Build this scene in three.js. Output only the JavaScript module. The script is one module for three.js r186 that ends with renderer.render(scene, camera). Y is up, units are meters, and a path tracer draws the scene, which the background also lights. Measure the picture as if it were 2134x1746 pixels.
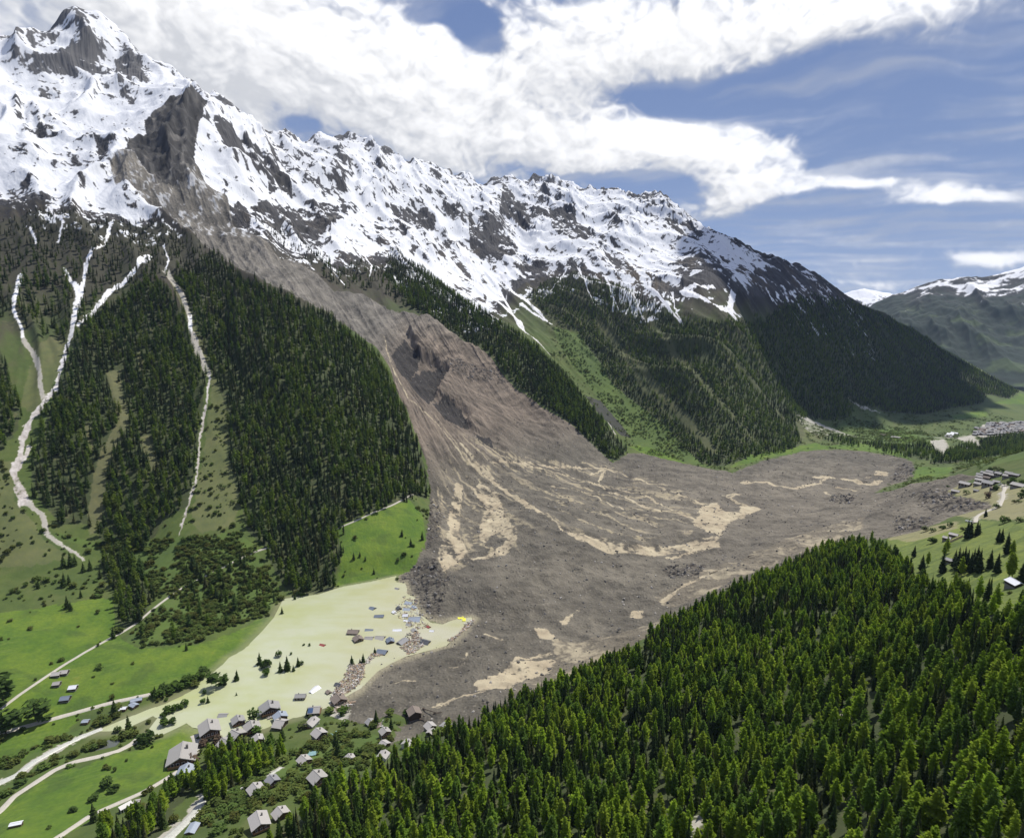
import * as THREE from 'three';
import { mergeGeometries } from 'three/addons/utils/BufferGeometryUtils.js';

// ---------- camera, sun, exposure ----------
const EYE = 450, FOC = 1271, PITCH = Math.atan(218 / 1271);          // metres above the lake; focal length and tilt of the photograph
const scene = new THREE.Scene();
const camera = new THREE.PerspectiveCamera(2 * Math.atan(873 / FOC) * 180 / Math.PI, 2134 / 1746, 5, 60000);
camera.position.set(0, EYE, 0);
camera.rotation.set(-PITCH, 0, 0);
scene.add(camera);
const renderer = new THREE.WebGLRenderer({ antialias: true });
renderer.toneMapping = THREE.LinearToneMapping;
renderer.toneMappingExposure = 0.98;
renderer.shadowMap.enabled = true;
const SUN_DIR = new THREE.Vector3(0.40, 1.0, -0.42).normalize();      // towards the sun
const sun = new THREE.DirectionalLight(new THREE.Color(1.0, 0.955, 0.87), 4.9);
sun.position.copy(SUN_DIR).multiplyScalar(9000);
sun.castShadow = true;
Object.assign(sun.shadow.camera, { left: -5000, right: 5000, top: 6000, bottom: -6000, near: 10, far: 20000 });
scene.add(sun, sun.target);
scene.fog = new THREE.FogExp2(new THREE.Color(0.50, 0.66, 1.0), 0.000015);

// ---------- small tools ----------
function rng(seed) { let s = seed | 0; return () => { s = (s + 0x6d2b79f5) | 0; let t = Math.imul(s ^ (s >>> 15), 1 | s); t = (t + Math.imul(t ^ (t >>> 7), 61 | t)) ^ t; return ((t ^ (t >>> 14)) >>> 0) / 4294967296; }; }
const clamp = (x, a, b) => x < a ? a : x > b ? b : x, lerp = (a, b, t) => a + (b - a) * t;
const sst = (a, b, x) => { const t = clamp((x - a) / (b - a), 0, 1); return t * t * (3 - 2 * t); };
const PERM = new Uint8Array(512), GX = new Float32Array(256), GY = new Float32Array(256);
{ const r = rng(7); for (let i = 0; i < 256; i++) { PERM[i] = i; const a = r() * 6.2831853; GX[i] = Math.cos(a) * 1.5; GY[i] = Math.sin(a) * 1.5; } for (let i = 255; i > 0; i--) { const j = (r() * (i + 1)) | 0, t = PERM[i]; PERM[i] = PERM[j]; PERM[j] = t; } for (let i = 0; i < 256; i++) PERM[256 + i] = PERM[i]; }
function noise(x, y) {                                                // gradient noise, about -1 .. 1
  const xf = Math.floor(x), yf = Math.floor(y), X = xf & 255, Y = yf & 255; x -= xf; y -= yf;
  const u = x * x * x * (x * (x * 6 - 15) + 10), v = y * y * y * (y * (y * 6 - 15) + 10), A = PERM[X] + Y, B = PERM[X + 1] + Y;
  const a = PERM[A], b = PERM[B], c = PERM[A + 1], d = PERM[B + 1];
  const n0 = GX[a] * x + GY[a] * y, n1 = GX[b] * (x - 1) + GY[b] * y, n2 = GX[c] * x + GY[c] * (y - 1), n3 = GX[d] * (x - 1) + GY[d] * (y - 1);
  const p = n0 + u * (n1 - n0), q = n2 + u * (n3 - n2);
  return p + v * (q - p);
}
function fbm(x, y, n) { let s = 0, a = 0.55; for (let i = 0; i < n; i++) { s += a * noise(x, y); x = x * 2.03 + 17.3; y = y * 2.03 - 9.1; a *= 0.5; } return s; }
function ridged(x, y, n) { let s = 0, a = 0.5, w = 1; for (let i = 0; i < n; i++) { let v = 1 - Math.abs(noise(x, y)) * 1.35; v = v < 0 ? 0 : v * v; v *= w; s += a * v; w = clamp(v * 1.6, 0, 1); x = x * 2.07 + 31.7; y = y * 2.07 + 11.9; a *= 0.5; } return s; }
const used = new Map();
function numbered(name) { const n = used.get(name) || 0; used.set(name, n + 1); return n ? name + '_' + String(n).padStart(3, '0') : name; }

// a pixel of the photograph (2134 x 1746) as a sight line: horizontal heading and rise per metre walked
const CP = Math.cos(PITCH), SP = Math.sin(PITCH);
function sight(px, py) {
  const a = (px - 1067) / FOC, b = -(py - 873) / FOC, y = b * CP - SP, z = -CP - b * SP, h = Math.hypot(a, z);
  return { x: a / h, z: z / h, rise: y / h };
}
function atDistance(px, py, d) { const s = sight(px, py); return [s.x * d, EYE + s.rise * d, s.z * d]; }
function atLevel(px, py, y) { const s = sight(px, py), d = (y - EYE) / s.rise; return [s.x * d, y, s.z * d]; }
// ---------- the sky: deep blue air, big bright cloud banks, thin streaks ----------
{
  const W = 4096, H = 2048, data = new Float32Array(W * H * 4);
  const dirOf = (px, py) => { const s = sight(px, py), h = 1 / Math.hypot(1, s.rise); return [Math.atan2(s.x, -s.z), Math.asin(s.rise * h)]; };
  // cloud banks: centre, half width, half height, tilt, weight (a negative weight is a hole of blue)
  const banks = [];
  const bank = (px, py, rx, ry, tilt, w) => { const c = dirOf(px, py), e = dirOf(px + rx, py), f = dirOf(px, py - ry); banks.push([c[0], c[1], Math.abs(e[0] - c[0]), Math.abs(f[1] - c[1]), Math.cos(tilt), Math.sin(tilt), w]); };
  bank(330, 60, 420, 230, 0.2, 1.3); bank(620, 150, 360, 130, 0.35, 1.1); bank(900, 200, 330, 110, 0.2, 0.9); bank(560, 30, 320, 90, 0, 0.8);
  bank(1050, 270, 330, 75, 0.15, 1.0); bank(1250, 110, 330, 110, 0, 1.25); bank(1560, 60, 330, 75, 0.05, 1.1); bank(1780, 60, 150, 45, 0.1, 0.7); bank(1640, 150, 150, 35, 0.25, 0.6);
  bank(1120, 320, 190, 50, 0.1, 1.0); bank(1420, 290, 210, 58, -0.05, 1.2); bank(1590, 340, 160, 60, 0.2, 1.2); bank(1520, 420, 120, 40, -0.2, 1.1); bank(1790, 385, 150, 18, -0.05, 1.0); bank(1930, 415, 130, 30, 0.1, 1.0); bank(2040, 428, 90, 18, 0.1, 0.9); bank(1860, 440, 60, 18, 0, 0.6);
  bank(2090, 540, 110, 16, 0, 0.8); bank(1820, 592, 110, 6, 0, 0.5); bank(450, 180, 200, 120, 0.4, 0.7); bank(820, 300, 200, 34, 0.3, 0.55);
  bank(968, 55, 75, 42, 0.5, -2.3); bank(880, 30, 40, 40, 0, -0.8); bank(640, 262, 90, 40, 0.1, -1.7); bank(865, 205, 34, 26, 0.3, -0.75); bank(760, 280, 70, 22, 0.5, -0.8); bank(860, 340, 130, 16, 0.35, -0.9);
  bank(1490, 195, 190, 62, 0.02, -2.0); bank(1200, 362, 170, 20, 0.1, -1.2); bank(1350, 395, 90, 30, 0, -1.3); bank(1720, 200, 170, 70, 0, -1.2); bank(1900, 290, 260, 70, 0, -1.6); bank(1750, 480, 200, 50, 0, -1.4); bank(2060, 230, 160, 120, 0, -1.2); bank(1950, 500, 240, 30, 0, -0.6);
  const R0 = H / 2 - 2, dens = new Float32Array(W * (H - R0)), veil = new Float32Array(W * (H - R0));
  for (let row = R0; row < H; row++) {
    const el = ((row + 0.5) / H - 0.5) * Math.PI, sy = Math.sin(el), ce = Math.cos(el);
    for (let col = 0; col < W; col++) {
      const round = ((col + 0.5) / W - 0.5) * 2 * Math.PI, dx = ce * Math.cos(round), dz = ce * Math.sin(round), az = Math.atan2(dx, -dz), i0 = (row - R0) * W + col;
      const k = 1 / (Math.max(0, sy) + 0.16), u = dx * k, v = dz * k, X1 = dx * 5, Y1 = dz * 5, E1 = el * 7;         // a flat ceiling for the high veils, round puffs for the banks
      const wx = fbm(X1 + E1 * 0.3 + 3.1, E1 + Y1 * 0.4 - 1.2, 4), wy = fbm(X1 - 7.7, E1 + Y1 * 0.4 + 4.4, 4);
      const ax = az + wx * 0.045, ay = el + wy * 0.030;
      let mass = -0.12 + 0.35 * fbm(u * 0.8 + 5, v * 0.8 + 2, 2);
      mass += Math.min(1, sst(0.72, 1.0, Math.abs(az)) + sst(0.62, 0.8, el)) * 0.20;
      if (Math.abs(az) < 1.2 && el < 0.9) for (let i = 0; i < banks.length; i++) { const q = banks[i], X = ax - q[0], Y = ay - q[1], p = (X * q[4] - Y * q[5]) / q[2], s = (X * q[5] + Y * q[4]) / q[3], d = p * p + s * s; if (d < 6) mass += q[6] * Math.exp(-d * 1.1); }
      mass = mass > 0.5 ? 0.5 + (mass - 0.5) * 0.3 : mass < -0.35 ? -0.35 + (mass + 0.35) * 0.3 : mass;
      const ca = dx * 12 + dz * 3, cb = el * 17 + dz * 2, n1 = fbm(ca + wx * 2.2, cb + wy * 2.2, 6), wn = fbm(ca * 1.7 + 3, cb * 1.7, 3), n2 = fbm(ca * 3 + wx * 6 + wn * 1.2, cb * 3 + wy * 5 + wn * 1.2, 5), puff = 0.5 - Math.abs(fbm(ca * 1.5 + wn * 0.8, cb * 1.5 - wn * 0.8, 5));
      dens[i0] = mass + 0.46 * n1 + 0.26 * n2 + 0.50 * (puff - 0.3);
      veil[i0] = sst(-0.3, 0.7, fbm(u * 1.3 + v * 0.5 + 9, v * 5.2 - u * 2.6 + wx, 6)) * 0.55 + sst(0.0, 0.8, fbm(u * 2.4 + n2 * 0.3, el * 42 + wx * 2.0, 5)) * 0.45 * sst(0.34, 0.05, el);
    }
  }
  const D = (r, c) => dens[clamp(r, 0, H - R0 - 1) * W + ((c % W) + W) % W];
  for (let row = 0; row < H; row++) {
    const el = ((row + 0.5) / H - 0.5) * Math.PI, sy = Math.sin(el), q = row - R0;
    for (let col = 0; col < W; col++) {
      const o = (row * W + col) * 4; data[o + 3] = 1;
      if (row < R0) { data[o] = 0.16; data[o + 1] = 0.17; data[o + 2] = 0.15; continue; }
      const t = Math.pow(clamp(sy, 0, 1), 0.6), hz = Math.exp(-sy * 16) * 0.5;
      const r = lerp(lerp(0.36, 0.040, t), 0.60, hz), g = lerp(lerp(0.49, 0.092, t), 0.69, hz), b = lerp(lerp(0.76, 0.300, t), 0.82, hz);
      const d = dens[q * W + col]; let alpha = sst(-0.08, 0.74, d);
      // thick parts shade themselves: light comes from high on the right
      const lit = clamp((d - 0.55 * D(q + 9, col + 7) - 0.45 * D(q + 26, col + 20)) * 1.1, -0.30, 0.40), deep = sst(0.35, 1.1, 0.5 * D(q + 30, col + 8) + 0.5 * D(q + 60, col + 14));
      const L = (0.77 + 0.20 * sst(0.05, 0.6, d)) * (1 - 0.10 * deep) * (1 + 0.62 * lit);
      alpha = 1 - (1 - alpha) * (1 - veil[q * W + col] * 0.9);
      const cool = clamp(0.95 - L, 0, 0.5); data[o] = lerp(r, L * (0.99 - 0.14 * cool), alpha); data[o + 1] = lerp(g, L * (0.995 - 0.05 * cool), alpha); data[o + 2] = lerp(b, L * (1.015 + 0.12 * cool), alpha);
    }
  }
  const skyTexture = new THREE.DataTexture(data, W, H, THREE.RGBAFormat, THREE.FloatType);
  skyTexture.mapping = THREE.EquirectangularReflectionMapping; skyTexture.magFilter = THREE.LinearFilter; skyTexture.needsUpdate = true;
  scene.background = skyTexture; scene.environment = skyTexture;
}
// ---------- the lie of the land: a smooth surface through surveyed points ----------
const survey = [];                                                    // x, z, height, slack
const byLevel = (list, slack = 0) => { for (let i = 0; i < list.length; i += 3) { const p = atLevel(list[i], list[i + 1], list[i + 2]); survey.push([p[0], p[2], p[1], slack]); } };
const byDistance = (list, slack = 0) => { for (let i = 0; i < list.length; i += 3) { const p = atDistance(list[i], list[i + 1], list[i + 2]); survey.push([p[0], p[2], p[1], slack]); } };
// lake bed and its shore
byLevel([590, 1248, 0.5, 720, 1222, 0.5, 826, 1207, 1, 980, 1288, 1, 930, 1346, 1, 816, 1382, 1, 740, 1445, 2, 666, 1478, 2, 560, 1516, 2, 430, 1545, 2, 203, 1524, 0, 300, 1485, 0.5, 422, 1416, 0.5, 508, 1353, 0.5, 650, 1340, -4, 560, 1430, -4, 440, 1480, -3, 860, 1320, -3]);
// meadows on the left and the fans above them
byLevel([0, 1529, 6, 0, 1478, 11, 130, 1387, 13, 233, 1328, 16, 330, 1260, 22, 0, 1350, 28, 120, 1250, 34, 0, 1200, 55, 395, 1217, 28, 500, 1165, 42, 60, 1120, 90, 370, 1110, 74, 170, 1100, 85, 200, 1430, 8, 60, 1440, 12, 323, 1445, 4, 480, 1240, 14, 700, 1170, 26, 780, 1130, 38, 860, 1045, 62, 700, 1110, 52]);
byLevel([0, 1630, 5, 103, 1570, 3, 0, 1691, 14, 69, 1634, 11, 154, 1588, 8, 275, 1550, 6, 0, 1746, 34, 124, 1744, 36, 206, 1692, 26, 300, 1746, 48, 300, 1640, 20, 383, 1575, 8, 371, 1607, 13, 300, 1580, 9, 420, 1700, 44, 470, 1590, 18]);
// the near side of the valley: chalets, then the larch wood
byLevel([540, 1725, 66, 568, 1638, 42, 662, 1635, 50, 634, 1590, 30, 660, 1536, 16, 720, 1510, 12, 800, 1560, 40, 863, 1500, 24, 930, 1520, 42, 740, 1600, 44, 800, 1490, 16]);
byLevel([1000, 1480, 34, 1150, 1400, 32, 1350, 1300, 36, 1500, 1200, 44, 1650, 1110, 52, 1800, 1060, 48, 1900, 1040, 104, 2030, 1050, 160]);
byLevel([1800, 1160, 112, 1600, 1220, 104, 1400, 1340, 88, 1200, 1460, 80, 1000, 1570, 76, 800, 1665, 78, 650, 1746, 80, 2134, 1746, 262, 2134, 1500, 246, 2134, 1300, 236, 1800, 1746, 208, 1800, 1500, 180, 1800, 1300, 148, 1500, 1746, 170, 1500, 1500, 134, 1200, 1746, 142, 900, 1746, 108, 1200, 1600, 112]);
byLevel([2060, 1005, 158, 2134, 1000, 186, 2134, 1100, 214, 1980, 1118, 166, 1900, 1175, 150, 2060, 1180, 205, 2020, 1085, 168]);
byDistance([2134, 940, 1480, 2050, 965, 1500, 1960, 1000, 1480, 1900, 1010, 1500, 1860, 1030, 1520]);
byLevel([2134, 1000, 186]);
// debris in the valley floor
byLevel([960, 1150, 16, 1100, 1080, 42, 1100, 1180, 22, 1000, 1250, 16, 1300, 1250, 18, 1200, 1120, 32, 1450, 1060, 12, 1600, 1000, 6, 1500, 960, 6, 1350, 965, 12, 1700, 945, -2, 1880, 965, -8, 1740, 1000, 2, 1150, 1300, 14, 900, 1420, 16, 1000, 1380, 15, 860, 1250, 8, 900, 1180, 14]);
// the far valley floor
byLevel([1950, 955, 4, 1840, 1012, 14, 1800, 930, -12, 1700, 900, 0, 1900, 905, -40, 1960, 940, -42, 2060, 925, -66, 2134, 900, -76, 2040, 885, -80, 1960, 870, -64, 2134, 860, -90, 2134, 820, -108]);
// the wooded spur on the left, its foot to its top
byDistance([300, 1110, 1220, 300, 1000, 1315, 300, 850, 1486, 300, 700, 1700, 300, 550, 1974, 300, 455, 2218, 600, 1100, 1163, 600, 950, 1320, 600, 800, 1514, 600, 650, 1755, 600, 612, 1850, 440, 520, 2130, 520, 565, 2000, 690, 668, 1890, 770, 722, 1850, 800, 800, 1690, 850, 880, 1560, 880, 960, 1450, 880, 1020, 1370, 760, 950, 1350, 740, 800, 1580, 450, 900, 1400, 450, 700, 1690], 0.2);
byDistance([60, 1000, 1350, 60, 850, 1520, 60, 700, 1750, 60, 550, 2060, 60, 440, 2330, 150, 700, 1740, 160, 900, 1450, 150, 550, 2050], 0.2);
// snowfields and the high peak on the left
byDistance([150, 410, 2330, 300, 420, 2300, 0, 400, 2420, 150, 330, 2640, 0, 290, 2720, 0, 200, 3100, 0, 150, 3350, 230, 330, 2560, 200, 215, 3080, 100, 230, 3050, 300, 205, 3040, 165, 130, 3500, 240, 150, 3450, 330, 150, 3450], 0.1);
byDistance([-120, 150, 3600, -40, 100, 3600, 0, 76, 3600, 60, 62, 3680, 100, 55, 3740, 130, 33, 3800, 158, 22, 3840, 178, 27, 3840, 200, 21, 3840, 225, 40, 3820, 260, 78, 3800, 300, 118, 3760, 360, 152, 3720, 400, 172, 3700, 450, 206, 3680, 500, 236, 3660, 545, 262, 3650, 590, 284, 3640]);
byDistance([360, 185, 2960, 400, 195, 2960, 430, 215, 2980, 450, 260, 2850, 370, 365, 2480, 330, 310, 2560, 290, 280, 2660, 250, 300, 2620, 265, 355, 2470, 400, 280, 2700, 420, 350, 2560, 480, 300, 2900, 480, 390, 2520, 540, 350, 2900], 0.05);
// the slide track
byDistance([320, 410, 2330, 400, 430, 2330, 500, 475, 2240, 560, 522, 2130, 640, 598, 1960, 700, 640, 2000, 760, 665, 2030, 790, 705, 1980, 1000, 930, 1620, 900, 820, 1800, 950, 1000, 1480, 930, 1060, 1330, 1080, 980, 1560, 1060, 1020, 1440], 0.1);
byDistance([600, 480, 2450, 700, 545, 2370, 800, 605, 2290, 870, 640, 2220, 930, 720, 2090, 1000, 745, 2070, 1100, 842, 1950, 1200, 912, 1870, 1260, 962, 1830, 1000, 840, 1870], 0.1);
byDistance([600, 385, 3000, 700, 440, 2850, 800, 505, 2760, 740, 400, 3250, 900, 450, 3400, 1000, 500, 3400, 860, 560, 2620], 0.2);
byDistance([640, 283, 3750, 700, 294, 3850, 740, 288, 3900, 800, 314, 4000, 880, 346, 4150, 960, 366, 4320, 1040, 384, 4600, 1062, 378, 4650, 1110, 388, 4800, 1138, 372, 4850, 1180, 388, 4800, 1215, 392, 4780, 1250, 402, 4700, 1290, 403, 4680, 1330, 413, 4620, 1370, 413, 4560, 1400, 428, 4500, 1450, 458, 4400, 1500, 496, 4320, 1560, 522, 4320, 1620, 547, 4350, 1660, 549, 4400, 1700, 566, 4520, 1740, 596, 4620, 1780, 626, 4700, 1850, 662, 4900, 1950, 716, 5200, 2050, 772, 5600, 2110, 808, 5900]);
// the slopes right of the slide
byDistance([1000, 562, 3150, 1060, 632, 2850, 1140, 742, 2430, 1200, 825, 2220, 1290, 905, 2080, 1100, 700, 2330, 1200, 800, 2090, 1292, 945, 1930, 980, 660, 2300, 1400, 900, 2180, 1300, 800, 2420, 1300, 700, 2720, 1200, 650, 2850, 1300, 600, 3000, 1200, 580, 3080, 1300, 505, 3500, 1150, 485, 3650, 1300, 450, 4000, 1400, 500, 3700, 1400, 560, 3250, 1080, 460, 3900], 0.2);
byDistance([1480, 962, 1930, 1500, 850, 2198, 1500, 750, 2442, 1500, 650, 2745, 1500, 560, 3096, 1600, 930, 2250, 1600, 800, 2680, 1600, 700, 3050, 1600, 600, 3500, 1660, 900, 2500, 1700, 880, 2904, 1700, 750, 3334, 1700, 650, 3745, 1700, 605, 4056, 1770, 862, 3350, 1850, 845, 3890, 1850, 750, 4329, 1920, 850, 3950, 2000, 800, 4900, 2090, 812, 5750], 0.2);
// behind the ridge the land falls away
for (const s of survey.slice()) { const d = Math.hypot(s[0], s[1]); if (s[3] === 0 && d > 3500 && s[2] > 300) survey.push([s[0] * 1.16, s[1] * 1.16, s[2] - 200, 0.4]); }
const AZ = 1.5;
const N = survey.length, SU = new Float64Array(N), SV = new Float64Array(N);
survey.forEach((s, i) => { SU[i] = Math.atan2(s[0], -s[1]) * AZ; SV[i] = Math.log(Math.hypot(s[0], s[1])); });
const WT = (() => {                                                   // thin-plate spline in bearing and log distance
  const n = N + 3, A = Array.from({ length: n }, () => new Float64Array(n + 1));
  for (let i = 0; i < N; i++) {
    for (let j = 0; j < N; j++) { const dx = SU[i] - SU[j], dy = SV[i] - SV[j], r = dx * dx + dy * dy; A[i][j] = r > 1e-12 ? r * Math.log(r) : 0; }
    A[i][i] += 0.0006 + survey[i][3] * 0.03;
    A[i][N] = A[N][i] = 1; A[i][N + 1] = A[N + 1][i] = SU[i]; A[i][N + 2] = A[N + 2][i] = SV[i]; A[i][n] = survey[i][2];
  }
  for (let c = 0; c < n; c++) {
    let p = c; for (let r = c + 1; r < n; r++) if (Math.abs(A[r][c]) > Math.abs(A[p][c])) p = r;
    const t = A[c]; A[c] = A[p]; A[p] = t; const rc = A[c], inv = 1 / rc[c];
    for (let r = c + 1; r < n; r++) { const rr = A[r], f = rr[c] * inv; if (f) for (let k = c; k <= n; k++) rr[k] -= f * rc[k]; }
  }
  const w = new Float64Array(n);
  for (let r = n - 1; r >= 0; r--) { let s = A[r][n]; for (let k = r + 1; k < n; k++) s -= A[r][k] * w[k]; w[r] = s / A[r][r]; }
  return w;
})();
function spline(x, z) {
  const az = clamp(Math.atan2(x, -z), -0.8, 0.8) * AZ, lv = Math.log(clamp(Math.hypot(x, z), 230, 7500));
  let s = WT[N] + WT[N + 1] * az + WT[N + 2] * lv;
  for (let i = 0; i < N; i++) { const dx = az - SU[i], dy = lv - SV[i], r = dx * dx + dy * dy + 1e-12; s += WT[i] * r * Math.log(r); }
  return s;
}
// grid lines: close together near the valley floor, wider apart with the size of the land
const TW = 4096, TH = 2048, CX = 3, CZ = 3;
function axis(n, from, to, spacing) {
  const K = 60000, acc = new Float64Array(K + 1); for (let i = 0; i < K; i++) acc[i + 1] = acc[i] + 1 / spacing(from + (to - from) * (i + 0.5) / K);
  const out = new Float64Array(n + 1); let k = 0;
  for (let i = 0; i <= n; i++) { const t = acc[K] * i / n; while (k < K && acc[k + 1] < t) k++; out[i] = from + (to - from) * (k + (k < K ? (t - acc[k]) / (acc[k + 1] - acc[k]) : 0)) / K; }
  out[n] = to; return out;
}
const LX = axis(TW, -3900, 5200, (x) => Math.max(1, Math.abs(x) / 900)), LZ = axis(TH, -7200, 120, (z) => z > -230 ? 5 : Math.max(1, -z / 900));
function finder(L) { const n = L.length - 1, M = 8192, a = L[0], b = L[n], T = new Int32Array(M + 1); let k = 0; for (let i = 0; i <= M; i++) { const x = a + (b - a) * i / M; while (k < n - 1 && L[k + 1] <= x) k++; T[i] = k; } return (x) => { if (x <= a) return 0; if (x >= b) return n - 1e-6; let i = T[((x - a) / (b - a) * M) | 0]; while (L[i + 1] < x) i++; return i + (x - L[i]) / (L[i + 1] - L[i]); }; }
const gx = finder(LX), gz = finder(LZ);                               // world metres -> texel numbers
const VW = Math.floor(TW / CX) + 1, VH = Math.floor(TH / CZ) + 1;     // vertices
const HB = new Float32Array(VW * VH), HT = new Float32Array(VW * VH);
const vx = (i) => LX[Math.min(i * CX, TW)], vz = (j) => LZ[Math.min(j * CZ, TH)];
for (let j = 0; j < VH; j++) { const z = vz(j); for (let i = 0; i < VW; i++) { const x = vx(i), az = Math.abs(Math.atan2(x, -z)); HB[j * VW + i] = az > 0.95 ? NaN : 0; } }
for (let j = 0; j < VH; j += 2) for (let i = 0; i < VW; i += 2) { const k = j * VW + i; if (HB[k] === 0) HB[k] = spline(vx(i), vz(j)); }
for (let j = 0; j < VH; j++) for (let i = 0; i < VW; i++) {           // in between: cubic along each line where possible
  const k = j * VW + i, oi = i & 1, oj = j & 1; if (Number.isNaN(HB[k]) || !(oi || oj)) continue;
  HB[k] = oi && !oj && i > 2 && i < VW - 3 ? (9 * (HB[k - 1] + HB[k + 1]) - HB[k - 3] - HB[k + 3]) / 16 : NaN;
}
for (let j = 1; j < VH - 1; j += 2) for (let i = 0; i < VW; i++) { const k = j * VW + i; HB[k] = j > 2 && j < VH - 3 ? (9 * (HB[k - VW] + HB[k + VW]) - HB[k - 3 * VW] - HB[k + 3 * VW]) / 16 : (HB[k - VW] + HB[k + VW]) / 2; }
for (let k = 0; k < HB.length; k++) if (Number.isNaN(HB[k])) { const i = k % VW, j = (k / VW) | 0; HB[k] = spline(vx(i), vz(j)); }
function sampler(F) { return (x, z) => { const u = Math.min(gx(x) / CX, VW - 1.001), v = Math.min(gz(z) / CZ, VH - 1.001), i = u | 0, j = v | 0, a = u - i, b = v - j, k = j * VW + i; return lerp(lerp(F[k], F[k + 1], a), lerp(F[k + VW], F[k + VW + 1], a), b); }; }
const baseAt = sampler(HB);
let heightAt = baseAt;
// where a sight line meets the land
function meet(px, py, h = heightAt) {
  const s = sight(px, py); let d = 220, pd = d, prev = EYE + s.rise * d - h(s.x * d, s.z * d);
  while (d < 7600) { d += Math.max(3, d * 0.004); const e = EYE + s.rise * d - h(s.x * d, s.z * d); if (e <= 0 && prev > 0) { const t = prev / (prev - e); d = pd + (d - pd) * t; return [s.x * d, EYE + s.rise * d, s.z * d]; } prev = e; pd = d; }
  return null;
}
// ---------- what covers the land: outlines walked on the ground, drawn on maps of the valley ----------
const walk = (list, closed, h, step = 22) => {                        // outline points -> points on the ground, with more between them
  const out = [], n = list.length / 2, last = closed ? n : n - 1;
  for (let i = 0; i < last; i++) {
    const x0 = list[i * 2], y0 = list[i * 2 + 1], j = (i + 1) % n, x1 = list[j * 2], y1 = list[j * 2 + 1], k = Math.max(1, Math.ceil(Math.hypot(x1 - x0, y1 - y0) / step));
    for (let q = 0; q < k; q++) { const p = h(lerp(x0, x1, q / k), lerp(y0, y1, q / k)); if (p) out.push(p); }
  }
  if (!closed) { const p = h(list[2 * n - 2], list[2 * n - 1]); if (p) out.push(p); }
  return out;
};
const onGround = (px, py) => meet(px, py, baseAt), onLake = (px, py) => atLevel(px, py, 0);
function sheet() { const c = document.createElement('canvas'); c.width = TW; c.height = TH; const g = c.getContext('2d'); g.fillStyle = '#000'; g.fillRect(0, 0, TW, TH); g.globalCompositeOperation = 'lighter'; g.lineJoin = g.lineCap = 'round'; return { c, g }; }
const CH = { r: (v) => `rgb(${v},0,0)`, g: (v) => `rgb(0,${v},0)`, b: (v) => `rgb(0,0,${v})` };
function area(s, ch, list, v = 255, place = onGround) { const g = s.g, p = walk(list, true, place); g.fillStyle = CH[ch](v); g.beginPath(); p.forEach((q, i) => i ? g.lineTo(gx(q[0]), gz(q[2])) : g.moveTo(gx(q[0]), gz(q[2]))); g.closePath(); g.fill(); }
// a strip of changing width (metres)
function strip(s, ch, list, w0, w1 = w0, v = 255) {
  const p = walk(list, false, onGround, 10), g = s.g, n = p.length; if (n < 2) return; g.fillStyle = CH[ch](v); g.beginPath(); const back = [];
  for (let i = 0; i < n; i++) { const a = p[Math.max(0, i - 1)], b = p[Math.min(n - 1, i + 1)], l = Math.hypot(b[0] - a[0], b[2] - a[2]) || 1, w = lerp(w0, w1, i / (n - 1)) * 0.5 * (s === mB ? 0.85 + 0.55 * noise(i * 0.27 + w0, w1 * 3.1) : 1), ox = -(b[2] - a[2]) / l * w, oz = (b[0] - a[0]) / l * w; const q = [gx(p[i][0] + ox), gz(p[i][2] + oz)]; i ? g.lineTo(q[0], q[1]) : g.moveTo(q[0], q[1]); back.push([gx(p[i][0] - ox), gz(p[i][2] - oz)]); }
  back.reverse().forEach((q) => g.lineTo(q[0], q[1])); g.closePath(); g.fill();
}
const LAKE = [590, 1248, 570, 1287, 546, 1315, 508, 1353, 477, 1370, 457, 1390, 422, 1416, 398, 1440, 343, 1467, 302, 1480, 254, 1500, 213, 1517, 203, 1525, 240, 1523, 268, 1517, 300, 1501, 318, 1492, 326, 1497, 308, 1522, 319, 1534, 343, 1530, 388, 1507, 400, 1516, 412, 1518, 422, 1545, 446, 1541, 470, 1545, 508, 1531, 536, 1524, 563, 1514, 597, 1500, 642, 1490, 666, 1479, 689, 1472, 706, 1462, 720, 1452, 736, 1443, 752, 1435, 767, 1419, 787, 1399, 816, 1382, 846, 1368, 885, 1358, 930, 1346, 940, 1335, 955, 1321, 971, 1301, 989, 1290, 981, 1286, 957, 1289, 938, 1294, 922, 1301, 897, 1297, 879, 1282, 867, 1262, 865, 1245, 848, 1237, 848, 1225, 844, 1215, 826, 1213, 826, 1200, 815, 1202, 767, 1213, 715, 1222, 689, 1230, 662, 1239, 620, 1243];
const DEBRIS_L = [228, 336, 238, 373, 276, 386, 311, 425, 346, 447, 380, 474, 432, 512, 484, 553, 553, 590, 619, 616, 664, 642, 744, 693, 785, 727, 812, 765, 827, 812, 850, 860, 868, 911, 887, 959, 895, 1012, 895, 1068, 887, 1132, 865, 1173, 827, 1199, 842, 1238, 872, 1286, 925, 1302, 930, 1325, 880, 1345, 800, 1372, 735, 1425, 700, 1462, 689, 1474, 732, 1476, 724, 1501, 768, 1511, 799, 1493, 826, 1486, 848, 1493, 826, 1520, 814, 1553, 859, 1540, 896, 1510, 944, 1512, 960, 1535, 1060, 1475, 1160, 1440, 1260, 1385, 1360, 1320, 1440, 1265, 1520, 1225, 1620, 1190, 1720, 1140, 1780, 1130];
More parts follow.
